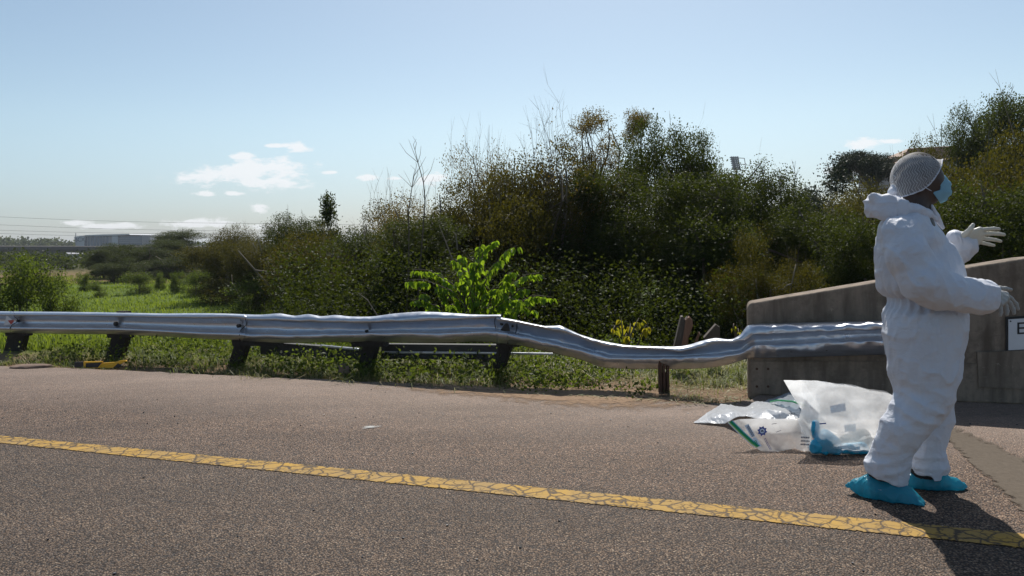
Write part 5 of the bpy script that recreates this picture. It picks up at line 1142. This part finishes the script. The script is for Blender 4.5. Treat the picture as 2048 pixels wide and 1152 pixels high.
hd.cap(pp(1778, 372, 0), pp(1806, 404, 0), 22 * r, 21 * r, .008, 1.75, sub=True)                           # the hollow of the hood
soft_obj('hood', hd, M['suit'], person, lambda V: .008 * (ridged(V * [7, 6, 9], 21) - .55) + .013 * ridged(V * [11, 9, 15], 23) ** 5 + .006 * ridged(V * [22, 18, 28], 22) ** 4 - .006, 3)
cf = Soft(*lohi(1845, 475, 1905, 395, -.2, .15), .005)
cf.chain([pp(1864, 412, -.05), pp(1872, 432, -.03), pp(1886, 456, -.01)], [3.5 * r, 6 * r, 3 * r], .01, 1.2)
soft_obj('collar_flap', cf, M['suit'], person, lambda V: .004 * (ridged(V * 18, 25) - .5), 2)
# zip placket down the front
mb = MB(); mb.tube([pp(1872, 452, -.07), pp(1874, 470, -.10), pp(1877, 492, -.115)], [.003, .004, .002], 5); mb.build('zip', simple('grey_zip', (.16, .17, .2), .4), person, True)

# hair net: thin pleated gauze with a rolled elastic rim
t = NT('white_gauze'); p = t.pos(); u = t.attr('u'); v = t.attr('v')
zz = t.math('PINGPONG', t.math('MULTIPLY', v, 13.0), 1.0)
st1 = t.math('FRACT', t.math('ADD', t.math('MULTIPLY', u, 50.0), t.math('ADD', t.math('MULTIPLY', zz, 1.0), t.math('MULTIPLY', t.noise(p, 30, 3), 1.2))))
line = t.ramp(t.math('ABSOLUTE', t.math('SUBTRACT', st1, .5)), [(.06, 1.0), (.22, 0.0)])
al = t.math('MAXIMUM', t.math('MULTIPLY', line, .88), t.math('ADD', .14, t.math('MULTIPLY', t.noise(t.mapv(p, (1, 1, 1.6)), 16, 5, .65), .46)))
t.set('Base Color', (.82, .82, .84)); t.set('Roughness', .7)
tr = t.new('ShaderNodeBsdfTranslucent'); tr.inputs['Color'].default_value = (.85, .85, .87, 1); m1 = t.new('ShaderNodeMixShader'); m1.inputs[0].default_value = .4; t.l.new(t.b.outputs[0], m1.inputs[1]); t.l.new(tr.outputs[0], m1.inputs[2])
tp = t.new('ShaderNodeBsdfTransparent'); m2 = t.new('ShaderNodeMixShader'); t.l.new(al, m2.inputs[0]); t.l.new(tp.outputs[0], m2.inputs[1]); t.l.new(m1.outputs[0], m2.inputs[2]); t.surf(m2.outputs[0]); t.bump(line, .5, .004); M['net'] = t.m
# dome: from a pole at the crown down to the rim line
rim_s = [(1885, 319), (1883, 332), (1875, 348), (1862, 366), (1845, 380), (1824, 388), (1803, 394), (1789, 391)]     # near side of the rim, front to nape
nv, nu = 22, 40
def rim(w):                                   # w in 0..1 : front -> near side -> nape -> far side -> front
    q = 1 - abs(2 * w - 1); i = q * (len(rim_s) - 1); k = min(int(i), len(rim_s) - 2); f = i - k; x = rim_s[k][0] * (1 - f) + rim_s[k + 1][0] * f; y = rim_s[k][1] * (1 - f) + rim_s[k + 1][1] * f
    d = .098 * math.sin(math.pi * q) ** .55; return pp(x, y, -d if w < .5 else d)
apex = pp(1832, 306.5); cen = pp(1833, 358); V = []; UU = []; VV = []; RX, RYp, RZ = 50 * r, .105, 52 * r
for j in range(nv + 1):
    for i in range(nu):
        w_ = i / nu; b_ = rim(w_); tt = j / nv; e = b_ - cen; kb = math.sqrt((e[0] / RX)**2 + (e[1] / RYp)**2 + (e[2] / RZ)**2)
        a_ = apex - cen; ua = a_ / np.linalg.norm(a_ / [RX, RYp, RZ]); ub = e / kb; sA, sB = ua / [RX, RYp, RZ], ub / [RX, RYp, RZ]
        om = math.acos(max(-1, min(1, float(sA @ sB)))); sl_ = (math.sin((1 - tt) * om) * sA + math.sin(tt * om) * sB) / (math.sin(om) + 1e-9)
        kk = 1 + (kb - 1) * max(0, (tt - .7) / .3) ** 2; q = cen + sl_ * [RX, RYp, RZ] * kk * (1 + (.022 * math.sin(i * 2.4 + 3 * tt) + .012 * math.sin(i * 5.1 + 7 * tt)) * tt); V.append(q); UU.append(w_); VV.append(tt)
Qn = [(j * nu + i, j * nu + (i + 1) % nu, (j + 1) * nu + (i + 1) % nu, (j + 1) * nu + i) for j in range(nv) for i in range(nu)]
hn = obj('hair_net', mesh_np('hair_net', V, Qn, smooth=True, attrs={'u': UU, 'v': VV}), M['net'], person)
mb = MB(); L_ = [rim(i / 60) for i in range(61)]; mb.tube(L_, [.0034 + .0010 * math.sin(i * 1.9) for i in range(61)], 7, False); mb.build('elastic_rim', M['suit'], hn, True)
tl_ = Soft(*lohi(1770, 405, 1815, 365, -.08, .08), .004); tl_.chain([pp(1787, 372), pp(1786, 384), pp(1795, 394)], [4 * r, 8 * r, 5 * r], .01, 1.6)
soft_obj('nape_tuck', tl_, M['suit'], hn, lambda V: .006 * (ridged(V * 30, 31) - .5), 2)

# face mask: pleated sheet bent round the face, with ear loops
cl = [(1888.5, 351), (1898, 361), (1902.5, 374), (1901, 390), (1891, 401), (1881, 406)]; ne = [(1872, 357.5), (1876, 364), (1881, 372), (1880, 380), (1868, 383.5), (1866, 386)]
V = []; nvv, nuu = 25, 21
def lerp(L, k): i = k * (len(L) - 1); q = min(int(i), len(L) - 2); f = i - q; return np.array(L[q]) * (1 - f) + np.array(L[q + 1]) * f
for j in range(nvv):
    k = j / (nvv - 1); c = lerp(cl, k); e = lerp(ne, k)
    for i in range(nuu):
        s_ = -1 + 2 * i / (nuu - 1); q = abs(s_) ** 1.7; P2 = c * (1 - q) + e * q; d = .062 * math.sin(abs(s_) * math.pi / 2) * (1 if s_ > 0 else -1)
        pl = .0035 * (1 if (k * 4) % 1 < .5 else -1) * (1 - abs(s_)) * (.15 < k < .85); p3 = pp(P2[0], P2[1], d); p3 = p3 + np.array([pl, 0, 0]); V.append(p3)
Qm = [(j * nuu + i, j * nuu + i + 1, (j + 1) * nuu + i + 1, (j + 1) * nuu + i) for j in range(nvv - 1) for i in range(nuu - 1)]
mk = obj('face_mask', mesh_np('face_mask', V, Qm, smooth=True), M['mask'], person); md = mk.modifiers.new('th', 'SOLIDIFY'); md.thickness = .003
for s_ in (-1, 1):
    mb = MB(); mb.tube([pp(1867, 384.5, .062 * s_), pp(1856, 378, .075 * s_), pp(1846, 372, .084 * s_)], .0022, 6); mb.tube([pp(1873, 359, .06 * s_), pp(1866, 358.5, .075 * s_), pp(1850, 362, .086 * s_)], .0022, 6); mb.build('ear_loop', M['suit'], mk, True)

# gloves: palm, four unequal bent fingers and a thumb leaving the side of the palm
def hand(name, wrist, knuckles, fingers, thumb, rp_, rf, extra=(), gm='glove'):
    pts = np.array([q for f in fingers for q in f] + list(thumb) + [wrist]); s = Soft(pts.min(0) - .05, pts.max(0) + .05, .0030)
    for kq in knuckles: s.cap(wrist, kq, rp_[0], rp_[1], .012)
    for a_, b_ in zip(knuckles[:-1], knuckles[1:]): s.cap(a_, b_, rp_[1], rp_[1], .008)
    for e in extra: s.cap(*e, .012)
    for f, rr_ in zip(fingers, rf): s.chain(list(f), [rr_ * 1.08, rr_, rr_ * .93, rr_ * .8][:len(f)], .004)
    s.chain(list(thumb), [.0165, .0125, .0115, .0095][:len(thumb)], .010)
    return soft_obj(name, s, M[gm], person, lambda V: .0012 * (ridged(V * 55, 41) - .5), 1)
Wf = pp(1917, 476, .13)
K = [pp(1959, 460, .10), pp(1962, 468, .105), pp(1960, 476, .115), pp(1955, 484, .125)]
fin = [(K[0], pp(1974, 458.5, .09), pp(1988, 457, .085), pp(1998, 457.8, .085)), (K[1], pp(1980, 467, .095), pp(1997, 467.5, .09), pp(2008, 469.5, .09)), (K[2], pp(1977, 478, .11), pp(1991, 480, .11), pp(2001, 482.5, .112)), (K[3], pp(1968, 486.5, .13), pp(1979, 489, .133), pp(1988, 491, .135))]
hand('glove', Wf, K, fin, [pp(1926, 471, .10), pp(1935, 464, .08), pp(1942, 456.5, .07), pp(1946, 449.5, .07)], (.026, .0155), (.0105, .0108, .0103, .0092), [(pp(1930, 482, .12), pp(1950, 484, .115), .019, .015)])
Wn = pp(1976, 584, -.265)
K = [pp(2010, 589, -.20), pp(2011, 597, -.225), pp(2006, 604, -.25), pp(1999, 609, -.272)]
fin = [(K[0], pp(2022, 597, -.195), pp(2032, 608, -.195), pp(2036, 618, -.20)), (K[1], pp(2020, 607, -.225), pp(2026, 618, -.227), pp(2028, 626.5, -.232)), (K[2], pp(2012, 613, -.255), pp(2014.5, 622, -.26), pp(2014, 629, -.265)), (K[3], pp(2001, 617, -.28), pp(2002, 625, -.285), pp(2000.5, 631, -.29))]
hand('glove', Wn, K, fin, [pp(1988, 580, -.22), pp(1999, 577, -.18), pp(2010, 577.5, -.16), pp(2021, 579.5, -.15)], (.028, .0155), (.0105, .0108, .0103, .0092), gm='glove_shaded')
for c, d in ((pp(1913, 477, .13), (.85, 0, .35)), ):
    mb = MB(); d = np.array(d) / np.linalg.norm(d); a_ = np.cross(d, [0, 1, 0]); mb.tube([c + .040 * (math.cos(w_) * a_ + math.sin(w_) * np.array([0, 1.0, 0])) for w_ in np.linspace(0, 6.2832, 25)], .006, 6); mb.build('sleeve_cuff', M['suit'], person, True)

# shoes and blue overshoes
def overshoe(px_path, dy, cuff_a, cuff_b, dcuff, tip, seed, sole):
    """px_path: spine from heel to toe with radii"""
    P = [pp(x, y, d) for x, y, d, q in px_path]; pts = np.array(P); s = Soft(pts.min(0) - .11, pts.max(0) + .11, .0042)
    s.chain(P, [q * r for *_, q in px_path], .03, .95)
    for e in tip: s.cap(pp(*e[0]), pp(*e[1]), e[2] * r, e[3] * r, .02, .7)
    a_, b_ = pp(*cuff_a, dcuff), pp(*cuff_b, dcuff); n = np.cross(b_ - a_, [0, 1, 0]); n = n if n[2] > 0 else -n
    mid = (a_ + b_) / 2; Lh = np.linalg.norm(b_ - a_) * .5 + .004; u_ = (b_ - a_) / np.linalg.norm(b_ - a_)
    if sole is not None: s.cut((0, 0, sole), (0, 0, -1))
    return soft_obj('shoe_cover', s, M['shoe_cover'], person, lambda V: .004 * (ridged(V * [12, 14, 18] + seed, seed) - .5) + .006 * ridged(V * [22, 20, 14] + seed, seed + 2) ** 5 + .003 * ridged(V * [40, 36, 26], seed + 1) ** 3 - .002, 2)
overshoe([(1716, 972, .0, 15), (1746, 977, -.03, 27), (1785, 990, -.08, 31), (1815, 1004, -.13, 24), (1840, 1013, -.17, 11)], 0, (1737, 950), (1806, 975), -.06, [((1715, 968, 0), (1693, 971, 0.01), 8, 3), ((1838, 1010, -.2), (1855, 1017, -.22), 6, 2)], 51, .004)
overshoe([(1825, 963, .10, 19), (1850, 964, .09, 22), (1880, 966, .07, 19), (1908, 971, .05, 12), (1925, 974, .05, 7)], 0, (1815, 947), (1888, 948), .09, [((1905, 965, .05), (1931, 973, .05), 5, 2)], 57, .004)
for pth in ([(1768, 950, -.04, 30), (1774, 966, -.05, 28)], [(1852, 938, .09, 31), (1854, 952, .09, 29)]):
    s = Soft(*lohi(pth[0][0] - 60, pth[0][1] + 60, pth[0][0] + 60, pth[0][1] - 60, pth[0][2] - .13, pth[0][2] + .13), .006); s.chain([pp(*q[:3]) for q in pth], [q[3] * r for q in pth], .02, .75); soft_obj('shoe', s, M['black'], person, None, 2)

# ------------------------------------------------------------------ evidence bags on the shoulder
def film(outline, inner, fn, seed, amp=.008, sub=3, fr=15):
    P = list(outline) + list(inner); v2 = [Vector((p[0], -p[1])) for p in P]; n = len(outline); ed = [(i, (i + 1) % n) for i in range(n)]
    ov, oe, of, *_ = delaunay_2d_cdt(v2, ed, [], 1, 1e-5)
    D = np.array([[p[0], -p[1]] for p in P]); val = np.array([p[2] for p in P]); bm = bmesh.new(); vs_ = []
    for v in ov: k = int(np.argmin(((D - [v.x, v.y])**2).sum(1))); vs_.append(bm.verts.new(Vector(fn(v.x, -v.y, val[k]))))
    for f in of:
        try: bm.faces.new([vs_[i] for i in f])
        except ValueError: pass
    for s in range(sub):
        bmesh.ops.subdivide_edges(bm, edges=bm.edges[:], cuts=1, use_grid_fill=True)
        if s == 0: bmesh.ops.smooth_vert(bm, verts=[v for v in bm.verts if not v.is_boundary], factor=.35, use_axis_x=True, use_axis_y=True, use_axis_z=True)
    bm.normal_update(); V = np.array([v.co[:] for v in bm.verts]); N = np.array([v.normal[:] for v in bm.verts])
    d = amp * (ridged(V * fr, seed) ** 2 - .35) + amp * .5 * (ridged(V * fr * 2.3 + 5, seed + 1) ** 2 - .35)
    V = V + N * d[:, None]
    for v, q in zip(bm.verts, V): v.co = Vector(q); v.co.z = max(v.co.z, .004)
    return bm
def join_bm(parts, name):
    V = []; F = []
    for bm in parts:
        b = len(V); bm.verts.index_update(); V += [v.co[:] for v in bm.verts]; F += [[b + v.index for v in f.verts] for f in bm.faces]; bm.free()
    me = bpy.data.meshes.new(name); me.from_pydata(V, [], F); me.update()
    for p in me.polygons: p.use_smooth = True
    return me
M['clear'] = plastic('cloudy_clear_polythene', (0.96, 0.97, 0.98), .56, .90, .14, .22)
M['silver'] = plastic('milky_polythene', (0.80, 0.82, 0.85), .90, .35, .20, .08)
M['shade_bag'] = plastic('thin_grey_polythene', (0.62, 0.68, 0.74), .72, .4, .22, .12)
M['print_blue'] = simple('blue_print', (0.05, 0.08, 0.30), .5); M['print_grey'] = simple('grey_print', (0.10, 0.11, 0.16), .5); M['print_green'] = simple('green_zip', (0.01, 0.27, 0.10), .35)
M['print_lime'] = simple('lime_zip', (0.52, 0.62, 0.12), .35); M['print_white'] = simple('white_print', (0.75, 0.76, 0.78), .5); M['print_sky'] = simple('pale_blue_zip', (0.18, 0.45, 0.60), .35)
YB_ = 4.92
fw = lambda x, y, d: at(x, y, YB_ + d)
bag = empty('evidence_bag', on_z(1650, 912), 'large clear plastic evidence bag with green zip standing on the shoulder', 'plastic bag')
out = [(1567, 760, .13), (1600, 760.5, .11), (1640, 763, .10), (1690, 767.5, .12), (1740, 780, .13), (1772, 784, .12), (1803, 800, .10), (1806, 850, .05), (1790, 905, -.03), (1750, 911, -.06), (1690, 912, -.06), (1625, 911, -.05), (1606, 880, .05), (1597, 840, .12), (1602, 818, .13), (1583, 788, .13)]
inn = [(1625, 790, .02), (1665, 785, .06), (1700, 800, -.02), (1745, 800, .02), (1640, 830, -.08), (1690, 840, -.12), (1750, 835, -.05), (1640, 870, -.12), (1700, 880, -.15), (1755, 875, -.09), (1610, 800, .12), (1660, 896, -.15), (1730, 898, -.15)]
A = film(out, inn, fw, 61, .010, 3, 9)
back = film(out, [(x, y, .30 + .05 * math.sin(x)) for x, y, d in inn], fw, 67, .010, 3, 9)
tail_o = [(1455, 845, .17), (1478, 838.5, .16), (1520, 837, .16), (1560, 838, .16), (1600, 836, .14), (1622, 870, .02), (1622, 908, .0), (1590, 897, .02), (1560, 903, .01), (1537, 913, .0), (1513, 896, .04), (1482, 870, .11)]
tail_i = [(1510, 862, .10), (1550, 868, .08), (1585, 865, .06), (1540, 890, .03)]
B1 = film(tail_o, tail_i, fw, 71, .005, 3, 10); B2 = film(tail_o, [(x, y, d + .10) for x, y, d in tail_i], fw, 75, .006, 3, 10)
obj('film', join_bm([A, back], 'film'), M['clear'], bag); obj('bag_mouth', join_bm([B1, B2], 'bag_mouth'), M['clear'], bag)
TP = [fw(1455, 845, .17), fw(1537, 913, 0), fw(1600, 840, .12)]; tn = np.cross(TP[1] - TP[0], TP[2] - TP[0]); tn /= np.linalg.norm(tn); tn = tn if tn[1] < 0 else -tn
def tpt(x, y, off=.024): return on_plane(x, y, TP[0] + tn * off, tn)
def decal(polys, mat_, name, off=.024):
    mb = MB()
    for q in polys: mb.poly([tpt(x, y, off) for x, y in q])
    return mb.build(name, mat_, bag)
ext_ = lambda o: [(1455.5 + o, 845.5 - o * .45), (1466 + o, 856 - o * .5), (1478 + o, 868 - o * .5), (1490 + o, 879 - o * .5), (1500 + o, 888 - o * .5), (1511 + o, 896 - o * .5)]
def strip(o0, o1): a, b = ext_(o0), ext_(o1); return [[a[i], a[i + 1], b[i + 1], b[i]] for i in range(5)]
decal(strip(0, 1.5), M['print_white'], 'zip_band'); decal(strip(1.5, 3.2), M['print_lime'], 'zip_band'); decal(strip(3.2, 8.2), M['print_green'], 'zip_band'); decal(strip(8.2, 9.8), M['print_sky'], 'zip_band')
cx, cy = 1524.5, 862; star = []
for k in range(16): a_ = math.pi * k / 8 + .2; q = 10.6 if k % 2 == 0 else 7.2; star.append((cx + q * math.cos(a_), cy + q * math.sin(a_)))
em = decal([[(cx, cy), star[k], star[(k + 1) % 16]] for k in range(16)], M['print_blue'], 'printed_emblem')
cir = lambda q, n=14: [(cx + q * math.cos(6.2832 * k / n), cy + q * math.sin(6.2832 * k / n)) for k in range(n)]
decal([cir(4.8)], M['print_white'], 'emblem_disc', .026); decal([[(cx - 2.6, cy + 2.8), (cx - 2.2, cy - 1), (cx, cy - 3), (cx + 2.4, cy - .6), (cx + 2.8, cy + 2.6), (cx, cy + 1)]], M['print_grey'], 'emblem_figure', .028)
def lines(x0, y0, dxu, dyu, n, ln, gap, w_):        # rows of print too small to read
    L = math.hypot(dxu, dyu); ux, uy = dxu / L, dyu / L; vx, vy = -uy, ux; P = []
    for k in range(n):
        ox, oy = x0 + vx * gap * k, y0 + vy * gap * k; s = 0; rr_ = random.Random(int(x0 * 7 + k))
        while s < ln:
            e = min(ln, s + rr_.uniform(1.2, 3.2)); P.append([(ox + ux * s, oy + uy * s), (ox + ux * e, oy + uy * e), (ox + ux * e + vx * w_, oy + uy * e + vy * w_), (ox + ux * s + vx * w_, oy + uy * s + vy * w_)]); s = e + .7
    return P
decal([[(1489, 851), (1497, 848), (1511, 872), (1503, 875)], [(1504, 876), (1512, 874), (1524, 892), (1517, 895)]], M['print_white'], 'white_label', .0235)
decal(lines(1497, 851, 13, 22, 2, 24, 2.6, 1.6), M['print_grey'], 'printed_text', .026); decal(lines(1531, 876, 13, 24, 2, 26, 2.4, 1.2), M['print_blue'], 'printed_text'); decal(lines(1512, 880, 4, 8, 2, 8, 2.6, 1.6), M['print_green'], 'printed_text', .026)
fr_ = [(1543, 848), (1553, 846), (1562, 860), (1552, 864)]
decal([[fr_[i], fr_[(i + 1) % 4], tuple(np.array(fr_[(i + 1) % 4]) + [.6, .9]), tuple(np.array(fr_[i]) + [.6, .9])] for i in range(4)], M['print_grey'], 'printed_frame')
def fdec(polys, mat_, name, d):
    mb = MB()
    for q in polys: mb.poly([fw(x, y, d) for x, y in q])
    return mb.build(name, mat_, bag)
fdec(lines(1602, 873, 20, 1, 3, 18, 7, 3.2), M['print_grey'], 'printed_text', -.085); fdec([[(1639, 846.5), (1652, 845.5), (1652, 848), (1639, 849)]], M['print_blue'], 'printed_text', -.14)
fdec([[(1660, 812), (1690, 806), (1692, 822), (1662, 826)]], simple('pale_blue_paper', (.42, .52, .66), .7), 'paper_slip', .05); fdec([[(1688, 850), (1711, 847), (1712, 862), (1690, 864)]], M['print_white'], 'paper_slip', -.04)
# what the bag holds
M['blue_stuff'] = simple('blue_polythene_wad', (0.02, 0.33, 0.52), .5, 0, .3, 14, .4, 40)
def wad(name, chains, label, mat_, cat, seed, amp=.012):
    pts = np.array([fw(*q[:3]) for c in chains for q in c]); s = Soft(pts.min(0) - .12, pts.max(0) + .12, .006)
    for c in chains: s.chain([fw(*q[:3]) for q in c], [q[3] * YB_ / FPX for q in c], .015, .9)
    s.cut((0, 0, .006), (0, 0, -1)); o = soft_obj(name, s, mat_, None, lambda V: amp * (ridged(V * [18, 18, 22], seed) - .5) + amp * .5 * (ridged(V * 44, seed + 1) - .5), 1); return tag(o, label, cat)
wad('overshoe_wad', [[(1636, 890, -.065, 14), (1650, 878, -.065, 16), (1666, 887, -.065, 14)], [(1632, 898, -.065, 10), (1672, 899, -.065, 10)]], 'crumpled blue overshoes wadded inside the clear bag', M['blue_stuff'], 'overshoes', 81)
wad('overshoe_strip', [[(1631, 872, -.03, 6), (1631, 858, -.03, 7), (1631, 848, -.02, 7)]], 'upright blue strip inside the clear bag above the wad', M['blue_stuff'], 'overshoe', 83, .006)
wad('overshoe_roll', [[(1690, 896, -.075, 9), (1725, 895, -.075, 10)], [(1686, 900, -.075, 7), (1731, 901, -.075, 7)]], 'flat blue roll lying at the bottom of the clear bag', M['blue_stuff'], 'overshoes', 85, .007)
wad('grey_bundle', [[(1695, 885, .05, 16), (1720, 878, .05, 20), (1735, 892, .04, 15)]], 'grey-beige bundle inside the clear bag behind the blue roll', simple('grey_beige_cloth', (.36, .33, .29), .8), 'bundle', 87, .01)
# milky bag lying flat beside it
fg = lambda x, y, z: on_z(x, y, z)
sb_ = empty('milky_bag', on_z(1480, 845), 'milky white plastic bag lying crumpled at the left of the bags', 'plastic bag')
o2 = [(1387, 845.5, .006), (1413, 827, .02), (1442, 809, .03), (1468, 812, .05), (1490, 815, .05), (1512, 804, .05), (1532, 806, .06), (1556, 806, .09), (1590, 812, .10), (1606, 826, .12), (1600, 842, .10), (1560, 841, .09), (1515, 838, .09), (1492, 832, .09), (1472, 834, .10), (1450, 848, .02), (1420, 847, .012)]
i2 = [(1440, 828, .07), (1470, 823, .09), (1500, 822, .08), (1530, 820, .13), (1560, 824, .15), (1580, 830, .12), (1462, 836, .07), (1425, 838, .04)]
a = film(o2, i2, fg, 91, .012, 3, 12); b_ = film(o2, [(x, y, .005) for x, y, z in i2], fg, 93, .004, 2, 12); obj('film', join_bm([a, b_], 'film'), M['silver'], sb_)
bars = [[(1575 + 3.4 * k, 826 + 1.0 * (k % 2)), (1576.8 + 3.4 * k, 826 + 1.0 * (k % 2)), (1571 + 3.4 * k, 841), (1569.4 + 3.4 * k, 841)] for k in range(8)]
mb = MB()
for q in bars: mb.poly([at(x, y, 5.50) for x, y in q])
mb.build('barcode', M['print_grey'], sb_)
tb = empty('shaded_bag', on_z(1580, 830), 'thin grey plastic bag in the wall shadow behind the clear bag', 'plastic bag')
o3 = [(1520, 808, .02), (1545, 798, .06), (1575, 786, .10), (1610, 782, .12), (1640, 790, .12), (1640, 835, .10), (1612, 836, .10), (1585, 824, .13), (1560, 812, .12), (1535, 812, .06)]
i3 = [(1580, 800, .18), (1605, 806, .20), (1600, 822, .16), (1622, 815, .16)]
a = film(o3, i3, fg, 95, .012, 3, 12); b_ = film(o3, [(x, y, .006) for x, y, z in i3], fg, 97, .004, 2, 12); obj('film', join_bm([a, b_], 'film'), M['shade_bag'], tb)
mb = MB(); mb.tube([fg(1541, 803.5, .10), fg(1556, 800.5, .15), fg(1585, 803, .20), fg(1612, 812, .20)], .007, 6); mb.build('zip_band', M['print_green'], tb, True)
# small brown tag by the knee
mb = MB(); mb.box(at(1793, 797, 5.2), (.022, 0, .004), (0, .01, 0), (-.002, 0, .010)); tag(bevel(mb.build('brown_tag', simple('brown_card', (.42, .24, .08), .7)), .002), 'small brown card tag beside the knee of the person', 'tag')

# ------------------------------------------------------------------ the air over the valley
mb = MB(); mb.box((0, 1850, -1.5), (4200, 0, 0), (0, 2350, 0), (0, 0, 33.5)); hz_o = mb.build('haze', None)
t = NT('valley_haze'); t.n.remove(t.b); pv = t.new('ShaderNodeVolumePrincipled'); pv.inputs['Color'].default_value = (0.86, 0.92, 1.0, 1); pv.inputs['Density'].default_value = 0.00024; pv.inputs['Anisotropy'].default_value = 0.2
t.l.new(pv.outputs[0], t.out.inputs['Volume']); hz_o.data.materials.append(t.m); tag(hz_o, 'thin pale haze filling the valley air', 'haze', kind='stuff')
